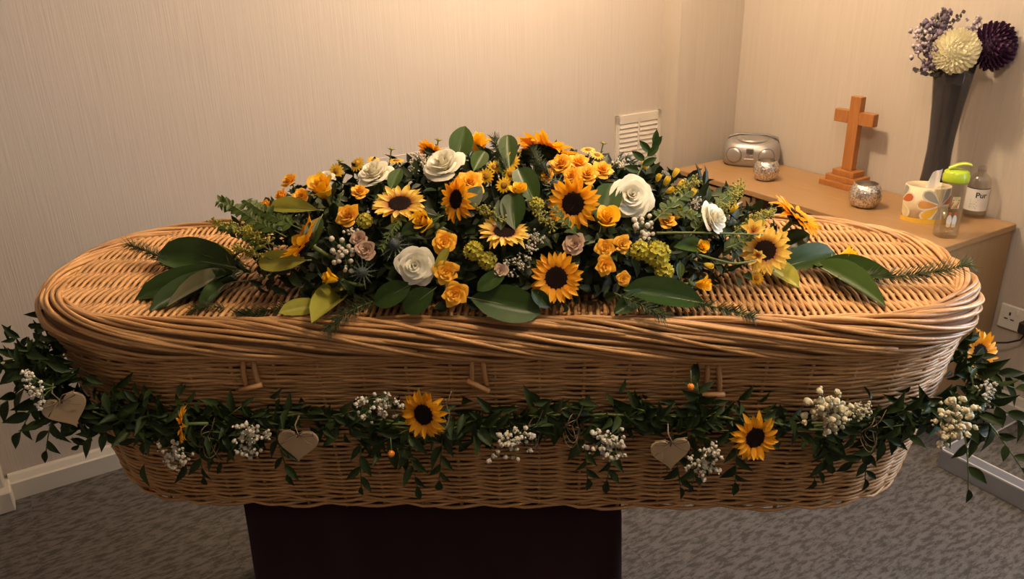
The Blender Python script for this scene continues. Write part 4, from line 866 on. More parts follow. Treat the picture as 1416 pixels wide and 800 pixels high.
for (tx, tz) in tips:
    for ang, c_ in ((100, 'p_sand'), (140, 'p_grey'), (180, 'p_orange'), (222, 'p_yellow'), (262, 'p_grey'), (60, 'p_grey'), (20, 'p_red'), (-40, 'p_sand')):
        L_ = .074
        tear('print_border', tx, tz, L_, .036, math.radians(ang), M['card_line'], 0)
        tear('print_petal', tx + .006 * math.cos(math.radians(ang)), tz + .006 * math.sin(math.radians(ang)), L_ - .011, .026, math.radians(ang), M[c_], 1)
ts = MB(); P = []
for v in np.linspace(0, 1, 7):
    P.append([(.008 + .020 * u * (1 - .3 * v) + .012 * v, .004 * math.sin(u * 4 + v * 3), BH - .018 + .070 * v + .006 * u * (v > .9)) for u in np.linspace(-1, 1, 7)])
ts.grid(np.array(P)); ts.build('tissue', M['paper'], tb)

# clear drinking bottle with lime lid
bt = thing('drinks_bottle', 'clear drinking bottle with lime green flip lid, part filled with water', 'bottle', T_((1.433, 2.545, ST)) @ RZ(math.radians(-20)))
o = MB(); o.lathe([(.001, .0), (.034, .0), (.0375, .004), (.0375, .02), (.0372, .16), (.0362, .190)], 40); o.build('bottle_body', M['clear'], bt)
o = MB(); o.lathe([(.001, .0068), (.0338, .0068), (.0354, .02), (.0354, .088), (.001, .088)], 32); o.build('water', M['water'], bt)
o = MB(); o.lathe([(.001, .184), (.0385, .184), (.0398, .188), (.0398, .205), (.037, .209), (.037, .216), (.030, .221), (.001, .223)], 36); lidb = o.build('lid', M['lime_plastic'], bt)
o = MB(); P = []
for t in np.linspace(0, 1, 9):
    x = -.026 + .064 * t; z = .222 + .015 * math.sin(t * 2.4) + .004 * t; w = .010 + .003 * t
    P.append([(x, -w, z), (x, -w, z + .006), (x, w, z + .006), (x, w, z)])
o.grid(np.array(P), closed=True); o.add(P[0], [(0, 1, 2, 3)]); o.add(P[-1], [(3, 2, 1, 0)]); o.build('flip_spout', M['lime_light'], lidb)
def wrap(name, pts, m, parent, R, n=1.0):
    V = [(R * math.sin(x / R), -R * math.cos(x / R), z) for x, z in pts]; c_ = np.mean(np.array(V), 0); c_[1] = min(c_[1], -R * .985); c_[:2] *= R / np.linalg.norm(c_[:2])
    k = len(V); return MB().add(V + [tuple(c_)], [(i, (i + 1) % k, k) for i in range(k)]).build(name, m, parent, False)
def ell(cx, cz, a_, b_, n=14): return [(cx + a_ * math.cos(t), cz + b_ * math.sin(t)) for t in np.linspace(0, 6.283, n, endpoint=False)]
wrap('print_backing', [(-.004, .102), (.020, .102), (.020, .142), (-.004, .142)], M['p_sand'], bt, .0379)
for cx in (-.003, .013):
    wrap('print_figure', ell(cx, .062, .0075, .020), M['label_white'], bt, .0380); wrap('print_foot', ell(cx, .046, .007, .006), M['p_sand'], bt, .0382)
    wrap('print_face', ell(cx, .087, .0042, .005), M['p_red'], bt, .0382)
    wrap('print_horn', [(cx - .004, .108), (cx - .001, .106), (cx + .005, .124), (cx + .002, .126)], M['p_red'], bt, .0382); wrap('print_ear', ell(cx + .003, .131, .0018, .0022, 8), M['ink'], bt, .0382)

# clear sanitiser bottle with a white label
sn = thing('sanitiser_bottle', 'clear hand sanitiser bottle with a white printed label behind the drinking bottle', 'bottle', T_((1.630, 2.742, ST)) @ RZ(math.radians(-32)))
o = MB(); o.lathe([(.001, .0), (.034, .0), (.037, .004), (.037, .118), (.034, .135), (.022, .150), (.014, .156), (.0125, .158), (.0125, .166)], 36); o.build('bottle_body', M['clear'], sn)
o = MB(); o.lathe([(.001, .0045), (.0350, .0065), (.0350, .030), (.001, .030)], 28); o.build('gel', M['water'], sn)
o = MB(); o.lathe([(.0145, .158), (.0145, .176), (.012, .179), (.001, .179)], 20); o.build('cap', M['clear'], sn)
o = MB(); R_ = .0376; an = np.linspace(-1.35, 1.35, 24)
o.grid(np.array([[(R_ * math.sin(t), -R_ * math.cos(t), z) for t in an] for z in (.028, .108)])); lab = o.build('label', M['label_white'], sn)
o = MB(); o.grid(np.array([[(R_ * 1.004 * math.sin(t), -R_ * 1.004 * math.cos(t), z) for t in an] for z in (.1055, .1085)])); o.build('label_border', M['ink'], lab)
def wrapped_text(body_, size, x0, z0, R, parent, m, name='lettering', bold=0.0):
    cu = bpy.data.curves.new('tmp', 'FONT'); cu.body = body_; cu.size = size; cu.offset = bold
    to = bpy.data.objects.new('tmp', cu); COL.objects.link(to)
    me = to.to_mesh(); vs = [v.co.copy() for v in me.vertices]; fs = [tuple(p.vertices) for p in me.polygons]; to.to_mesh_clear()
    bpy.data.objects.remove(to); bpy.data.curves.remove(cu)
    V = [(R * math.sin((v.x + x0) / R), -R * math.cos((v.x + x0) / R), v.y + z0) for v in vs]
    return MB().add(V, fs).build(name, m, parent, False)
wrapped_text('Pur', .026, -.004, .076, .0379, lab, M['ink'], bold=.0006)
for k, z in enumerate((.066, .060, .052, .047, .042, .037)):
    wd = (.026, .022, .018, .024, .020, .022)[k]
    wrap('print_line', [(-.018, z), (-.018 + wd, z), (-.018 + wd, z + .0012), (-.018, z + .0012)], M['ink'], lab, .0379)

# wall socket, plug and lead
so = thing('wall_socket', 'white double wall socket low on the wall beside the sideboard', 'socket', ROOM @ T_((RW, 1.285, .405)))
MB().box((-.012, -.073, -.044), (0, .073, .044), .003).build('face_plate', M['white_plastic'], so, False)
for cy in (.036, -.036):
    for dy, dz, hw, hh in ((0, .014, .003, .006), (.011, -.006, .006, .0022), (-.011, -.006, .006, .0022)):
        MB().box((-.0128, cy + dy - hw, dz - hh), (-.0119, cy + dy + hw, dz + hh)).build('pin_slot', M['black'], so, False)
    MB().box((-.017, cy - .024 if cy < 0 else cy - .030, .016), (-.0118, cy - .012 if cy < 0 else cy - .018, .036), .002).build('rocker_switch', M['white_plastic'], so, False)
pl = thing('mains_plug', 'black mains plug and lead in the wall socket', 'plug', ROOM @ T_((RW - .013, 1.249, .398)))
MB().box((-.032, -.024, -.026), (-.0002, .024, .020), .006).build('plug_body', M['black'], pl, False)
o = MB(); c0 = [(-.018, 0, -.024), (-.020, .01, -.05), (-.03, .045, -.072), (-.035, .08, -.085), (-.03, .100, -.10), (-.022, .104, -.16), (-.022, .104, -.22), (-.022, .100, -.30), (-.05, .05, -.3935)]
o.tube(np.array([np.array(c0)[0] * 0 + [np.interp(t, range(9), np.array(c0)[:, k]) for k in range(3)] for t in np.linspace(0, 8, 50)]), .0032, 6); o.build('lead', M['black'], pl)

# low platform on the carpet by the right wall
pf = thing('low_platform', 'low grey aluminium edged platform with carpet inset on the floor by the wall', 'platform', ROOM @ T_((2.41, 1.235, 0)))
MB().box((0, -1.0, 0), (.415, 0, .068), .003).build('frame', M['metal_grey'], pf, False)
MB().box((.050, -.95, .0685), (.372, -.048, .0705), .0005).build('carpet_inset', M['carpet'], pf, False)
o = MB()
for lo, hi in (((.044, -.956, .0682), (.050, -.042, .0712)), ((.044, -.048, .0682), (.378, -.042, .0712)), ((.372, -.956, .0682), (.378, -.042, .0712)), ((.044, -.956, .0682), (.378, -.950, .0712)), ((.0, -1.0, .0682), (.006, 0, .0700)), ((.0, -.006, .0682), (.415, 0, .0700))): o.box(lo, hi)
o.build('edge_strip', M['metal_light'], pf, False)
# ------------------------------------------------------------------ flowers
def leafshape(kind, n=8, m=5, fold=.10, bend=.18, wave=0.0):
    if kind == 'oval': wf = lambda v: .5 * (math.sin(math.pi * min(1, v) ** .85) ** .75 if 0 < v < 1 else 0)
    elif kind == 'ellip': wf = lambda v: .5 * (max(0, 1 - ((v - .56) / (.56 if v < .56 else .44)) ** 2) ** .62) * (1 if v > .25 else .55 + .45 * v / .25)
    elif kind == 'obovate': wf = lambda v: .5 * ((v ** 1.15) * (1 - v) ** .42) / .455
    elif kind == 'lance': wf = lambda v: .5 * (math.sin(math.pi * v ** .75) ** 1.15 if 0 < v < 1 else 0)
    else: wf = kind
    return MB().grid(petal_grid(n, m, lambda v: wf(v) if 0 < v < 1 else .012, lambda u, v: fold * abs(u) * wf(v) * 1.2 - bend * (v - .0) ** 2 * .5 + wave * math.sin(v * 9 + u)))
sp_mesh = {}
for nm, mm in (('sun', 'sun_petal'), ('pale', 'sun_pale')):
    for q, (bend, cup) in enumerate(((-.10, .5), (.22, .35), (.45, .6))):
        wf = lambda v: .21 * (math.sin(math.pi * (v * .94 + .06) ** .80) ** .8 if v < .999 else 0.0) + .004
        sp_mesh[nm, q] = MB().grid(petal_grid(7, 5, wf, lambda u, v: cup * .16 * u * u * math.sin(math.pi * v) - bend * v * v + .02 * math.sin(7 * v + 2 * u))).mesh('petal', M[mm])
def disc_mesh():
    m = MB(); m.lathe([(.40, -.06), (.44, .0), (.43, .045), (.36, .075), (.25, .070), (.13, .055), (.001, .05)], 24)
    for k in range(190):
        r = .43 * math.sqrt((k + .5) / 190); a = k * 2.39996; z = .075 if r < .36 else .075 - (r - .36) * .5
        h = .05 if r > .2 else .03
        x, y = r * math.cos(a), r * math.sin(a); s = .020
        m.add([(x - s, y - s, z - .03), (x + s, y - s, z - .03), (x + s, y + s, z - .03), (x - s, y + s, z - .03), (x * 1.02, y * 1.02, z + h)], [(0, 1, 4), (1, 2, 4), (2, 3, 4), (3, 0, 4)])
    return m.mesh('disc', M['sun_disc'])
DISC = disc_mesh()
def calyx_mesh(n=14, r0=.30, r1=.62, zb=-.10):
    m = MB(); m.lathe([(.001, zb - .14), (.10, zb - .13), (.30, zb - .04), (.43, -.02)], 16)
    for k in range(n):
        a = k * 2 * math.pi / n + random.uniform(-.1, .1)
        for j in (0, 1):
            aa = a + j * math.pi / n; rr = r1 - .08 * j; z = -.035 - .05 * j
            dx, dy = math.cos(aa), math.sin(aa); tx, ty = -dy * .085, dx * .085
            m.add([(dx * r0 + tx, dy * r0 + ty, z - .05), (dx * r0 - tx, dy * r0 - ty, z - .05), (dx * rr * .75 - tx * .7, dy * rr * .75 - ty * .7, z + .01), (dx * rr, dy * rr, z - .03), (dx * rr * .75 + tx * .7, dy * rr * .75 + ty * .7, z + .01)], [(0, 1, 2, 3, 4)])
    return m.mesh('calyx', M['calyx'])
CALYX = calyx_mesh()
STEM = MB().tube([(0, 0, -.12), (.02, .01, -.6), (.0, .05, -1.15)], .085, 7).mesh('stem', M['stem'])
STEM_THIN = MB().tube([(0, 0, -.05), (.04, .02, -1.2), (.0, .08, -2.6)], .10, 5).mesh('stem', M['stem'])
SHORT_STEM = MB().tube([(0, 0, -.2), (.03, .02, -.7), (.0, .05, -1.2)], .10, 6).mesh('stem', M['stem'])
def sunflower(kind, pos, r, d, label):
    t = thing('sunflower', label, 'flower', face_to(pos, d, r, random.uniform(0, 6)))
    nm = 'pale' if kind == 'sunflower_pale' else 'sun'
    rings = ((20, .60, .02), (18, .54, .07)) if kind != 'sunflower_few' else ((12, .72, .03), (7, .5, .08))
    for ri, (n, L, z) in enumerate(rings):
        for k in range(n):
            a = (k + .5 * ri) * 2 * math.pi / n + random.uniform(-.10, .10)
            l = L * random.uniform(.88, 1.06); up = random.uniform(-.10, .22) + .12 * ri if kind != 'sunflower_few' else random.uniform(.35, .85)
            dv = Vector((math.cos(a), math.sin(a), up)); b = Vector((math.cos(a) * .385, math.sin(a) * .385, z))
            nrm = Vector((-math.cos(a) * up + random.uniform(-.25, .25), -math.sin(a) * up + random.uniform(-.25, .25), 1))
            put('petal', sp_mesh[nm, random.choice((0, 0, 1, 1, 2) if ri == 0 else (0, 1))], t, along(b, b + dv.normalized() * l, nrm, l * (1.0 if kind != 'sunflower_few' else 1.5)))
    put('disc', DISC, t); put('calyx', CALYX, t); put('stem', STEM, t)
def cup_petal(f0, f1, L, wa, n=6, m=7, r0=.05, z0=0., point=.0, ruff=.0, seed=0):
    """Curved petal of a rose: angle from the axis goes f0 to f1 (degrees) along its length."""
    R = np.random.default_rng(seed); ph = R.uniform(0, 6)
    P = np.zeros((n, m, 3))
    for j in range(m):
        u = 2 * j / (m - 1) - 1
        r, z = r0, z0; ve = 1 - .20 * u * u + point * (1 - abs(u)) ** 2
        for i in range(n):
            v = i / (n - 1)
            if i:
                fi = math.radians(f0 + (f1 - f0) * v ** 1.3 + 46 * max(0, v - .66) / .34); st_ = L * ve / (n - 1)
                r += math.sin(fi) * st_; z += math.cos(fi) * st_
            sh = .55 + .45 * math.sin(math.pi * min(1, .15 + v * .62))
            th = u * wa * sh + ruff * v * math.sin(3 * u + ph)
            rr = max(.015, r) * (1 + ruff * .5 * v * math.sin(5 * u + ph)) 
            P[i, j] = (rr * math.sin(th), rr * math.cos(th), z + ruff * .25 * v * math.sin(4 * u + ph * 2))
    return P
def rose_spec(n, t0, t1, tight=0.0):
    out = []
    for k in range(n):
        t = t0 + (t1 - t0) * k / (n - 1)
        f0 = 4 + 58 * t ** 1.1; f1 = -26 + 92 * t ** 1.4
        L = .50 + .36 * t; wa = 1.55 - .62 * t
        out.append((f0, f1, L, wa, .04 + .12 * t, .42 - .44 * t))
    return out
ROSE_BIG = [MB().grid(cup_petal(*s[:4], 7, 8, s[4], s[5], .03, .06, i)).mesh('petal', M['rose_white']) for i, s in enumerate(rose_spec(26, .0, 1.0))]
def sepals(m=None):
    b = MB(); b.sphere((0, 0, -.06), .17, 10, 6, sc=(1, 1, .9))
    for k in range(5):
        a = k * 1.2566; P = []
        for v in np.linspace(0, 1, 5):
            w = .10 * math.sin(math.pi * (.25 + .75 * v)) + .004; r = .14 + .42 * v; z = -.05 + .18 * v - .1 * v * v
            P.append([(r * math.cos(a) - w * u * math.sin(a), r * math.sin(a) + w * u * math.cos(a), z) for u in (-1, 0, 1)])
        b.grid(np.array(P))
    return b.mesh('sepals', M['calyx'])
SEPALS = sepals()
def joined_rose(n, t0, t1, mname, point, ruff, seed, zs=1.0):
    b = MB()
    for i, s in enumerate(rose_spec(n, t0, t1)):
        P = cup_petal(s[0], s[1], s[2], s[3] * .92, 7, 7, s[4], s[5], point, ruff, seed * 50 + i)
        a = i * 2.39996; c, s_ = math.cos(a), math.sin(a)
        Q = P.copy(); Q[..., 0] = P[..., 0] * c - P[..., 1] * s_; Q[..., 1] = P[..., 0] * s_ + P[..., 1] * c; Q[..., 2] *= zs
        b.grid(Q)
    return b.mesh('bloom', M[mname])
SPRAY_ROSE = [joined_rose(24, .0, .92, 'rose_orange', .22, .09, q) for q in range(4)]
BLUSH_ROSE = [joined_rose(18, .0, .85, 'rose_blush', .05, .10, 20 + q) for q in range(2)]
BUD = [joined_rose(12, .0, .56, 'rose_yellow', .06, .05, 40 + q, 1.15) for q in range(3)]
def white_rose(pos, r, d, label):
    t = thing('white_rose', label, 'flower', face_to(pos, d, r * 1.05, random.uniform(0, 6)) @ T_((0, 0, -.30)))
    for i, me in enumerate(ROSE_BIG):
        put('petal', me, t, RZ(i * 2.39996 + random.uniform(-.15, .15)) @ Matrix.Rotation(random.uniform(-.06, .06), 4, 'X'))
    put('sepals', SEPALS, t); put('stem', SHORT_STEM, t)
def small_rose(name, meshes, pos, r, d, label, sc, dz, k=[0]):
    k[0] += 1
    t = thing(name, label, 'flower', face_to(pos, d, r * sc, random.uniform(0, 6)) @ T_((0, 0, dz)))
    put('bloom', meshes[k[0] % len(meshes)], t); put('sepals', SEPALS, t); put('stem', SHORT_STEM, t)
def daisy_meshes():
    b = MB()
    for k in range(15):
        a = k * 2 * math.pi / 15 + random.uniform(-.08, .08); P = []
        for v in np.linspace(0, 1, 4):
            w = .145 * math.sin(math.pi * (.2 + .7 * v)); r = .30 + .70 * v * random.uniform(.94, 1.03)
            P.append([(r * math.cos(a) - w * u * math.sin(a), r * math.sin(a) + w * u * math.cos(a), .02 - .12 * v * v + .03 * abs(u)) for u in (-1, 0, 1)])
        b.grid(np.array(P))
    c = MB(); c.sphere((0, 0, .02), .40, 12, 6, .06, sc=(1, 1, .55))
    return b.mesh('petals', M['daisy']), c.mesh('centre', M['daisy_c'])
DAISY = daisy_meshes()
def daisy(pos, r, d, label, group):
    t = thing('button_daisy', label, 'flower', face_to(pos, d, r), group)
    put('petals', DAISY[0], t); put('centre', DAISY[1], t); put('stem', STEM_THIN, t, Matrix.Scale(.6, 4))
DBUD = MB().sphere((0, 0, 0), .42, 8, 5, .1, sc=(1, 1, .6)).mesh('bud', M['goldenrod'])
def bud_spikes():
    b = MB()
    for k in range(6):
        a = k * 1.047; b.tube([(0, 0, -.1), (math.cos(a) * .8, math.sin(a) * .8, .05)], [.10, .03], 4)
    return b.mesh('sepals', M['calyx'])
DBS = bud_spikes()
def daisy_bud(pos, r, d, label, group):
    t = thing('daisy_bud', label, 'flower bud', face_to(pos, d, r), group); put('bud', DBUD, t); put('sepals', DBS, t); put('stem', STEM_THIN, t, Matrix.Scale(1.4, 4))
LILY_P = leafshape('oval', 7, 5, .35, -.25).mesh('petal', M['lily'])
STAMEN = MB()
for k in range(5):
    a = k * 1.2566; STAMEN.tube([(0, 0, .05), (.12 * math.cos(a), .12 * math.sin(a), .4), (.22 * math.cos(a), .22 * math.sin(a), .62)], .015, 4)
STAMEN = STAMEN.mesh('stamens', M['leaf_dull'])
def lily(pos, r, d, label):
    t = thing('peruvian_lily', label, 'flower', face_to(pos, d, r, random.uniform(0, 6)))
    for k in range(6):
        a = k * 1.0472; up = .75 if k % 2 else .55
        dv = Vector((math.cos(a), math.sin(a), up)).normalized(); n_ = Vector((-math.cos(a) * .8, -math.sin(a) * .8, 1))
        put('petal', LILY_P, t, along(dv * .05, dv * 1.08, n_, .58))
    put('stamens', STAMEN, t); put('stem', SHORT_STEM, t, Matrix.Scale(.8, 4))
def hydrangea_mesh(seed):
    R = np.random.default_rng(seed); b = MB()
    for k in range(20):
        q = (k + .5) / 20; el = math.acos(1 - q * 1.15); az = k * 2.39996
        n_ = np.array([math.sin(el) * math.cos(az), math.sin(el) * math.sin(az), math.cos(el)])
        a_ = np.cross(n_, [.3, .2, .9]); a_ /= np.linalg.norm(a_); c_ = np.cross(n_, a_); o = n_ * .72 * R.uniform(.85, 1.1); w0 = R.uniform(0, 1.5)
        for j in range(4):
            w = w0 + j * 1.5708; dx = a_ * math.cos(w) + c_ * math.sin(w); dy = -a_ * math.sin(w) + c_ * math.cos(w); s = .36
            P = [[o + dx * s * v + dy * s * .5 * u * math.sin(math.pi * (.15 + .7 * v)) + n_ * (.12 * v + .10 * u * u * v) for u in (-1, 0, 1)] for v in (0.05, .5, 1)]
            b.grid(np.array(P))
    return b.mesh('florets', M['hydrangea'])
HYD = [hydrangea_mesh(q) for q in range(3)]
def hydrangea(pos, r, d, label, k=[0]):
    k[0] += 1; t = thing('hydrangea_bloom', label, 'flower', face_to(pos, d, r)); o = put('florets', HYD[k[0] % 3], t); put('stem', SHORT_STEM, t)
FREE = MB()
for k in range(4):
    a = k * 1.57; P = []
    for v in np.linspace(0, 1, 6):
        rr = .10 + .34 * math.sin(math.pi * (.05 + .62 * v)); P.append([(rr * math.cos(a + u * .9), rr * math.sin(a + u * .9), -.6 + 1.5 * v) for u in (-1, 0, 1)])
    FREE.grid(np.array(P))
FREE = FREE.mesh('bud', M['freesia'])
FSEP = MB().lathe([(.05, -.9), (.16, -.75), (.22, -.35), (.18, -.2)], 8).mesh('calyx', M['stem'])
def freesia(pos, r, d, label, group):
    t = thing('freesia_bud', label, 'flower bud', face_to(pos, d, r * 1.05, random.uniform(0, 6)), group); put('bud', FREE, t); put('calyx', FSEP, t); put('stem', STEM_THIN, t, T_((0, 0, -.7)) @ Matrix.Scale(.8, 4))
def gyp_mesh(seed, n, rad, style):
    R = np.random.default_rng(seed); st = MB(); bl_ = MB(); cs = []
    hubs = [R.normal(0, .28, 3) * np.array([1, 1, .4]) for _ in range(5)]
    for k in range(n):
        for _ in range(30):
            if style == 'spray':
                h = hubs[k % 5]; p = h + R.normal(0, .26, 3) * np.array([1, 1, .6])
            else:
                p = R.normal(0, .42, 3) * np.array([1, 1, .35])
            if np.linalg.norm(p[:2]) < 1.05 and all(np.linalg.norm(p - c) > rad * 1.25 for c in cs): break
        cs.append(p); rr = rad * R.uniform(.7, 1.2)
        bl_.sphere(p, rr, 7, 5, .22 if style != 'berry' else .08, R.uniform(.85, 1.1))
        if style != 'berry' and R.random() < .8:
            for _ in range(3): bl_.sphere(p + R.normal(0, 1, 3) * rr * .75, rr * .5, 5, 4, .3)
        h = hubs[k % 5] * .6 - np.array([0, 0, .35]); st.tube([tuple(h), tuple((h + p) / 2 + R.normal(0, .03, 3)), tuple(p)], .014, 4)
    for h in hubs: st.tube([(0, 0, -1.0), tuple(h * .3 - np.array([0, 0, .6])), tuple(h * .6 - np.array([0, 0, .35]))], .020, 4)
    return st.mesh('stems', M['stem']), bl_.mesh('blossoms', M['gyp_cream'] if style == 'dense' else M['gyp'])
GYP = {'gypsophila': [gyp_mesh(q, 42, .085, 'spray') for q in range(4)], 'gypsophila_dense': [gyp_mesh(10 + q, 46, .11, 'dense') for q in range(2)], 'berries': [gyp_mesh(20 + q, 26, .14, 'berry') for q in range(2)]}
def gypso(kind, pos, r, d, label, k=[0]):
    k[0] += 1; ms = GYP[kind]; me = ms[k[0] % len(ms)]
    t = thing('gypsophila_spray', label, 'flower spray', face_to(pos, d, r, random.uniform(0, 6))); put('stems', me[0], t); put('blossoms', me[1], t, kind='stuff')
def thistle_mesh():
    h = MB(); h.sphere((0, 0, .15), .40, 12, 8, .08, sc=(1, 1, 1.35)); b = MB()
    for k in range(90):
        q = (k + .5) / 90; el = math.acos(1 - q * 1.6); az = k * 2.39996; n_ = np.array([math.sin(el) * math.cos(az), math.sin(el) * math.sin(az), math.cos(el) * 1.35]); h.tube([tuple(n_ * .36 + [0, 0, .15]), tuple(n_ * .50 + [0, 0, .16])], [.03, .006], 3)
    for k in range(13):
        a = k * 2 * math.pi / 13; L = random.uniform(.85, 1.25); w = .06
        P = [[((.2 + L * v) * math.cos(a) - w * (1 - v) * u * math.sin(a), (.2 + L * v) * math.sin(a) + w * (1 - v) * u * math.cos(a), -.15 + .3 * v) for u in (-1, 1)] for v in (0, .5, 1)]
        b.grid(np.array(P))
        for v in (.35, .6):
            for s_ in (-1, 1):
                a2 = a + s_ * .8; x0, y0 = (.2 + L * v) * math.cos(a), (.2 + L * v) * math.sin(a); b.tube([(x0, y0, -.15 + .3 * v), (x0 + .2 * math.cos(a2), y0 + .2 * math.sin(a2), -.05 + .3 * v)], [.02, .005], 3)
    return h.mesh('head', M['thistle']), b.mesh('bracts', M['bract'])
THI = thistle_mesh()
def thistle(pos, r, d, label):
    t = thing('thistle', label, 'flower', face_to(pos, d, r, random.uniform(0, 6))); put('head', THI[0], t); put('bracts', THI[1], t); put('stem', SHORT_STEM, t)
BERRY = MB().sphere((0, 0, 0), 1.0, 10, 7).mesh('fruit', M['berry'])
for kind, pos, r, d, label, group in FLOWERS:
    if kind.startswith('sunflower'): sunflower(kind, pos, r, d, label)
    elif kind == 'rose_white': white_rose(pos, r, d, label)
    elif kind == 'rose_orange': small_rose('orange_rose', SPRAY_ROSE, pos, r, d, label, 1.12, -.35)
    elif kind == 'rose_blush': small_rose('blush_rose', BLUSH_ROSE, pos, r, d, label, 1.15, -.35)
    elif kind == 'bud_yellow': small_rose('yellow_rose_bud', BUD, pos, r, d, label, 1.55, -.45)
    elif kind == 'daisy': daisy(pos, r, d, label, group)
    elif kind == 'daisy_bud': daisy_bud(pos, r, d, label, group)
    elif kind == 'lily': lily(pos, r, d, label)
    elif kind == 'hydrangea': hydrangea(pos, r, d, label)
    elif kind == 'freesia': freesia(pos, r, d, label, group)
    elif kind in GYP: gypso(kind, pos, r, d, label)
    elif kind == 'thistle': thistle(pos, r, d, label)
    elif kind == 'berry':
        t = thing('berry', label, 'berry', face_to(pos, d, r)); put('fruit', BERRY, t); put('stem', STEM_THIN, t, Matrix.Rotation(math.pi, 4, 'X') @ Matrix.Scale(1.6, 4) if False else Matrix.Scale(1.8, 4))

# ------------------------------------------------------------------ single leaves
LM = {}
for k, shape, mm in (('dark', 'ellip', 'leaf_dark'), ('mid', 'oval', 'leaf_mid'), ('lime', 'ellip', 'leaf_lime'), ('dull', 'oval', 'leaf_dull'), ('grey', 'oval', 'leaf_grey')):
    bend = .14
    LM[k] = leafshape(shape, 10, 7, .22, bend).mesh('blade', M[mm])
RIB = MB().tube([(0, v, -.11 * v * v + .004) for v in np.linspace(-.10, .97, 8)], np.linspace(.011, .003, 8), 5).mesh('midrib', M['midrib'])
for kind, a, b, w, nrm, label, group in LEAVES:
    L = (Vector(b) - Vector(a)).length
    t = thing('laurel_leaf', label, 'leaf', T_(Vector(a)), group)
    mw = along((0, 0, 0), Vector(b) - Vector(a), nrm, w)
    put('blade', LM[kind], t, mw); put('midrib', RIB, t, along((0, 0, 0), Vector(b) - Vector(a), nrm, L))

# ------------------------------------------------------------------ sprigs
FLEAF = leafshape('oval', 5, 3, .2, .2).mesh('leaflet', M['fern'])
MLEAF = leafshape('oval', 6, 5, .2, .1).mesh('leaf', M['leaf_dark'])
def poly(P, t):
    q = t * (len(P) - 1); i = min(len(P) - 2, int(q)); return P[i].lerp(P[i + 1], q - i), (P[i + 1] - P[i]).normalized()
def smooth(P, n=14):
    """Catmull-Rom through the points."""
    out = []
    Q = [P[0] * 2 - P[1]] + P + [P[-1] * 2 - P[-2]]
    for k in range(n):
        q = k / (n - 1) * (len(P) - 1); i = min(len(P) - 2, int(q)); t = q - i
        a, b, c, d = Q[i], Q[i + 1], Q[i + 2], Q[i + 3]
        out.append(.5 * ((2 * b) + (c - a) * t + (2 * a - 5 * b + 4 * c - d) * t * t + (3 * b - a - 3 * c + d) * t ** 3))
    return out
for kind, pts, w, label, group in SPRIGS:
    b0 = Vector(pts[0]); P = smooth([Vector(p) - b0 for p in pts])
    L = sum((P[i + 1] - P[i]).length for i in range(len(P) - 1))
    nm = {'fir': 'needle_sprig', 'fern': 'fern_sprig', 'goldenrod': 'goldenrod_sprig', 'myrtle': 'myrtle_sprig', 'stem': 'flower_stem'}[kind]
    t = thing(nm, label, 'foliage', T_(b0), group)
    if kind == 'stem':
        MB().tube([tuple(p) for p in P], np.linspace(w * .6, w * .4, len(P)), 6).build('stalk', M['twig'] if 'twig' in label else M['stem'], t); continue
    MB().tube([tuple(p) for p in P], np.linspace(.0016, .0008, len(P)), 5).build('stem', M['stem'], t)
    if kind == 'fir':
        nb = MB()
        for k in range(int(L / .0006)):
            p, dv = poly(P, random.random() ** .9); a = random.uniform(0, 6.28)
            s_ = dv.orthogonal().normalized(); s_ = Matrix.Rotation(a, 3, dv) @ s_
            q = p + (dv * .75 + s_ * .85).normalized() * w * random.uniform(.75, 1.35)
            nb.tube([tuple(p), tuple(q)], [.0009, .0003], 3, caps=False)
        nb.build('needles', M['fir'], t, kind='stuff')
    elif kind == 'fern':
        n = max(7, int(L / .0075))
        for k in range(n):
            p, dv = poly(P, .12 + .88 * k / (n - 1))
            for s_ in (-1, 1):
                sd = dv.cross(Vector((0, -.6, .8))).normalized() * s_
                dr = (sd * .9 + dv * .6 + Vector((random.gauss(0, .25), random.gauss(0, .25), random.gauss(0, .25)))).normalized()
                l = w * .68 * random.uniform(.7, 1.05) * (1 - .35 * k / n)
                put('leaflet', FLEAF, t, along(p, p + dr * l, Vector((random.gauss(0, .3), -.6, .8)), l * .48))
    elif kind == 'goldenrod':
        nb = MB()
        for k in range(int(L / .0011)):
            p, dv = poly(P, .15 + .85 * random.random()); q = p + Vector((random.gauss(0, 1), random.gauss(0, 1), random.gauss(0, 1))).normalized() * w * random.uniform(.2, .8)
            nb.sphere(q, .0024 * random.uniform(.7, 1.3), 5, 3); nb.tube([tuple(p), tuple(q)], .0006, 3, caps=False)
        nb.build('buds', M['goldenrod'], t, kind='stuff')
    elif kind == 'myrtle':
        for k in range(7):
            p, dv = poly(P, min(1, .25 + .125 * k)); sd = Vector((1 if k % 2 else -1, 0, .35 + .2 * k)).normalized() if k < 6 else Vector((.1, 0, 1)); l = w * 1.05
            put('leaf', MLEAF, t, along(p, p + sd * l, (0, -.9, .3), l * .46))

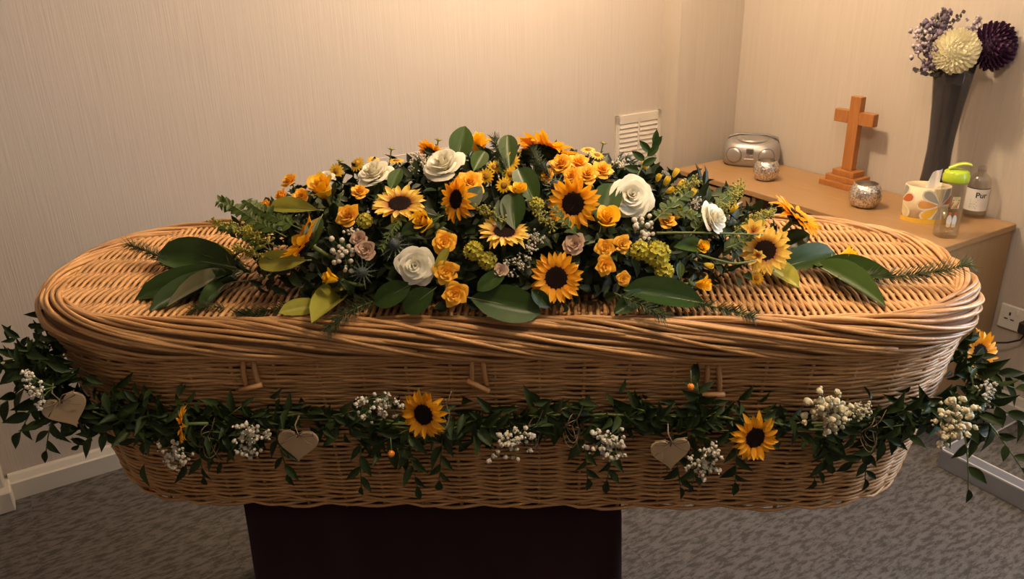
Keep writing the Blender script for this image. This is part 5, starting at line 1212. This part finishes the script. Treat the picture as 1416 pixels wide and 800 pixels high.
# bed of shaded foliage between the flowers
EC, EA = np.array([-.02, 1.69, 1.00]), np.array([.63, .285, .235])
fb = MB(); fb.sphere((-.02, 1.68, 1.006), 1.0, 28, 14, .04, sc=(.42, .20, .15)); FVz = fb.v[0]; FVz[:, 2] = np.maximum(FVz[:, 2], 1.006)
fb.build('dark_foam_core', M['foam'], None, label='dark foam core added to put shade into the gaps between the spray leaves', cat='dark foam core')  # core added under the flowers, dark so the gaps look shaded
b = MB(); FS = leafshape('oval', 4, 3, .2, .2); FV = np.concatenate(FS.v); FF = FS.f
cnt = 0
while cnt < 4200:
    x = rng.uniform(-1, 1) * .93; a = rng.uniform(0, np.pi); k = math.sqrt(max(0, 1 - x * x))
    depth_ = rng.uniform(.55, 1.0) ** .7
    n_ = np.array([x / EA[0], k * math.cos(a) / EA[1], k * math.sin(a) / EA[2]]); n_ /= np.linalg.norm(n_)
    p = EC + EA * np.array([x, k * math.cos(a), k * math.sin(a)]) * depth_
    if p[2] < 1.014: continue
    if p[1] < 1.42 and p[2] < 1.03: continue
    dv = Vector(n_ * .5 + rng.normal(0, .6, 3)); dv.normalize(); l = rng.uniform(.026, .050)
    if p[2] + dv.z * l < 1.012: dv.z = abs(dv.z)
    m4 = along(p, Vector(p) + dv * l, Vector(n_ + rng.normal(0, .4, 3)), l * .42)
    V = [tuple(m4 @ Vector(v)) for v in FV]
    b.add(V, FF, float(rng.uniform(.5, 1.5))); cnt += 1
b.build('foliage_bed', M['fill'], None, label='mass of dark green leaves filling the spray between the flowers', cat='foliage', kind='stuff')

# ------------------------------------------------------------------ garland
gl = thing('leaf_garland', 'dark ruscus leaf garland swagged around the side of the coffin', 'garland', T_((0, 0, 0)))
GP = [Vector(p) for p in [(-.985, 1.80, .90), (-1.005, 1.66, .885), (-.985, 1.52, .885)] + GARLAND_PATH + [(.84, 1.345, .812), (.925, 1.42, .80), (.965, 1.55, .82), (.97, 1.70, .86), (.955, 1.85, .90)]]
GS = smooth(GP, 150)
m = MB()
for k in range(3):
    m.tube([(p.x + .006 * math.sin(i * .5 + k * 2.1), p.y + .006 * math.cos(i * .37 + k * 2), p.z + .008 * math.sin(i * .43 + k * 2.1)) for i, p in enumerate(GS)], .0028, 5)
m.build('main_stem', M['stem'], gl)
RUS = [leafshape('lance', 7, 3, .25, q).mesh('leaf', M['ruscus']) for q in (.1, .35, .6)]
def sprig(p, d, L, n=7, wid=1.0):
    """twig with alternate pointed leaves"""
    d = Vector(d).normalized(); side = d.cross(Vector((0, -1, 0))).normalized(); outv = side.cross(d) * -1
    if outv.y > 0: outv = -outv
    P = [Vector(p) + d * (L * v) + outv * (.012 * math.sin(v * 3)) + Vector((0, 0, -.018 * v * v)) for v in np.linspace(0, 1, 6)]
    s = MB(); s.tube([tuple(q) for q in P], np.linspace(.0021, .0011, 6), 5); so_ = s.build('sprig', M['stem'], gl)
    for k in range(n):
        q, dv = poly(P, .12 + .86 * k / max(1, n - 1)); sg = 1 if k % 2 else -1
        if k == n - 1: dr = dv
        else: dr = (dv * .75 + side * sg * random.uniform(.5, .9) + outv * random.uniform(.0, .55) + Vector((0, 0, -.15))).normalized()
        l = random.uniform(.038, .060) * (1 - .25 * k / n)
        nrm = Vector((random.gauss(0, .35), -1, random.gauss(.2, .35)))
        put('leaf', random.choice(RUS), so_, along(q, q + dr * l, nrm, l * random.uniform(.32, .44) * wid))
R2 = random.Random(3)
for k in range(22):                                   # along the front
    i = int(24 + k * 102 / 21); p = GS[i]; tan = (GS[min(149, i + 2)] - GS[i - 2]).normalized()
    sgn = R2.choice((-1, 1)); vert = R2.choice((-.9, -.6, -.3, .1, .3, .55))
    d = tan * sgn * R2.uniform(.5, 1) + Vector((0, -.10, vert))
    sprig(p + Vector((0, .004, R2.uniform(-.015, .015))), d, R2.uniform(.075, .125), 7)
for (p, d, L, n) in (((-.93, 1.45, .89), (-.75, -.35, .45), .10, 7), ((-.97, 1.50, .90), (-.9, -.3, .15), .10, 7), ((-.95, 1.46, .87), (-.6, -.7, -.1), .09, 7), ((-.93, 1.45, .86), (-.6, -.5, -.7), .10, 7),
                     ((-.90, 1.42, .84), (-.3, -.5, -.8), .09, 7), ((.86, 1.36, .80), (.15, -.35, -.95), .14, 5), ((.90, 1.38, .80), (.55, -.5, -.6), .13, 7), ((.93, 1.42, .80), (.85, -.3, -.35), .12, 7),
                     ((.96, 1.50, .82), (.9, -.2, .0), .09, 7), ((.93, 1.46, .83), (.7, -.5, .05), .10, 7)):
    sprig(p, d, L, n - 1, 1.1)
for (gx, gz, sx_) in ((-.62, .80, -.1), (-.47, .79, .15), (-.30, .79, -.1), (-.21, .785, .1), (-.14, .78, -.15), (.13, .80, .1), (.19, .80, -.1), (.30, .79, .2), (.36, .78, -.15), (.42, .78, .1), (.66, .79, .2), (.60, .79, -.2)):
    sprig((gx, 1.362 - .049 * gx, gz), (sx_, -.10, -1), R2.uniform(.085, .12), 6, .95)
sprig((.345, 1.345, .835), (-.05, -.1, 1), .075, 6, 1.1)                # leaves climbing to the toggle beside the berry
sl_ = MB(); FL = leafshape('lance', 5, 3, .25, .3); FLV = np.concatenate(FL.v)
for k in range(1150):
    i = int(rng.integers(4, 146)) if k % 4 else int(rng.integers(14, 46)); sc_ = 1.5 if i < 48 else 1.0; p = GS[i] + Vector(rng.normal(0, 1, 3) * np.array([.018, .009, .022 * sc_])); 
    dv = Vector(rng.normal(0, 1, 3) * np.array([1, .5, .8]) + np.array([0, -.35, -.15])).normalized(); l = rng.uniform(.028, .052)
    m4 = along(p, p + dv * l, Vector((rng.normal(0, .4), -1, rng.normal(.2, .4))), l * .36)
    sl_.add([tuple(m4 @ Vector(v)) for v in FLV], FL.f)
sl_.build('filler_leaves', M['ruscus'], gl, kind='stuff')

# wooden hearts tied on with twine
def heart_mesh():
    n = 40; pts = []
    for t in np.linspace(0, 2 * np.pi, n, endpoint=False):
        x = 16 * math.sin(t) ** 3 / 16.5; z = (13 * math.cos(t) - 5 * math.cos(2 * t) - 2 * math.cos(3 * t) - math.cos(4 * t)) / 16.5
        pts.append((x, z))
    b = MB(); F = [(x, -.055, z) for x, z in pts]; K = [(x, .055, z) for x, z in pts]; i0 = [(x * .96, -.075, z * .96) for x, z in pts]
    b.add(i0 + F + K, [tuple(range(n - 1, -1, -1))] + [(i, (i + 1) % n, n + (i + 1) % n, n + i) for i in range(n)] + [(n + i, n + (i + 1) % n, 2 * n + (i + 1) % n, 2 * n + i) for i in range(n)] + [tuple(range(2 * n, 3 * n))])
    return b.mesh('heart_board', M['heart'], False)
HM = heart_mesh()
HL = ('wooden heart tilted at the coffin end near the door side, shaded', 'pale wooden heart hanging below a raffia-tied leaf beside white gypsophila', 'pale wooden heart with twine bow hanging beside the front-facing garland sunflower')
for k, (p, yaw, tilt, s_) in enumerate(zip(HEARTS, (.32, .0, .05), (-.25, .10, -.08), (.041, .0395, .0385))):
    t = thing('wooden_heart', HL[k], 'ornament', T_(Vector(p)) @ RZ(yaw) @ Matrix.Rotation(tilt, 4, 'Y'), None)
    put('heart_board', HM, t, Matrix.Scale(s_, 4))
    b = MB(); b.tube([(0, -.006, .018), (.002, -.010, .028), (-.004, -.006, .045), (0, .012, .055)], .0014, 5)
    for sg in (-1, 1): b.tube([(0, -.007, .026), (sg * .012, -.012, .036), (sg * .030, -.012, .036), (sg * .030, -.010, .026), (sg * .012, -.010, .024), (0, -.007, .026)], .0012, 5); b.tube([(0, -.007, .026), (sg * .02, -.012, .012), (sg * .030, -.010, .004)], .0011, 5)
    b.build('twine', M['twine'], t)
# raffia ties holding stems to the garland
RL = ('raffia tie around the stem of the side-on garland sunflower', 'raffia tie next to the garland sunflower between two toggles', 'raffia tie below the middle toggle beside hanging gypsophila', 'raffia tie on the bare garland stem nearest the middle of the drape edge', 'raffia tie beside the small tight gypsophila knot')
for q_, (x, y, z) in enumerate(RAFFIA):
    b = MB()
    for k in range(3):
        a0 = k * .9; b.tube([(.010 * math.cos(a) * (1 + .3 * k), -.020 + .010 * math.sin(a * 2 + k), .024 * math.sin(a) - .010 * k) for a in np.linspace(a0, a0 + 5.6, 18)], .0009, 4)
    b.tube([(0, -.02, 0), (.012, -.022, .02), (.020, -.02, .042)], .0009, 4); b.tube([(0, -.02, 0), (.008, -.024, -.03), (.014, -.02, -.055)], .0009, 4)
    t = b.build('raffia_tie', M['twine'], None, label=RL[q_], cat='twine', group='raffia ties along the garland'); t.location = (x, y, z)
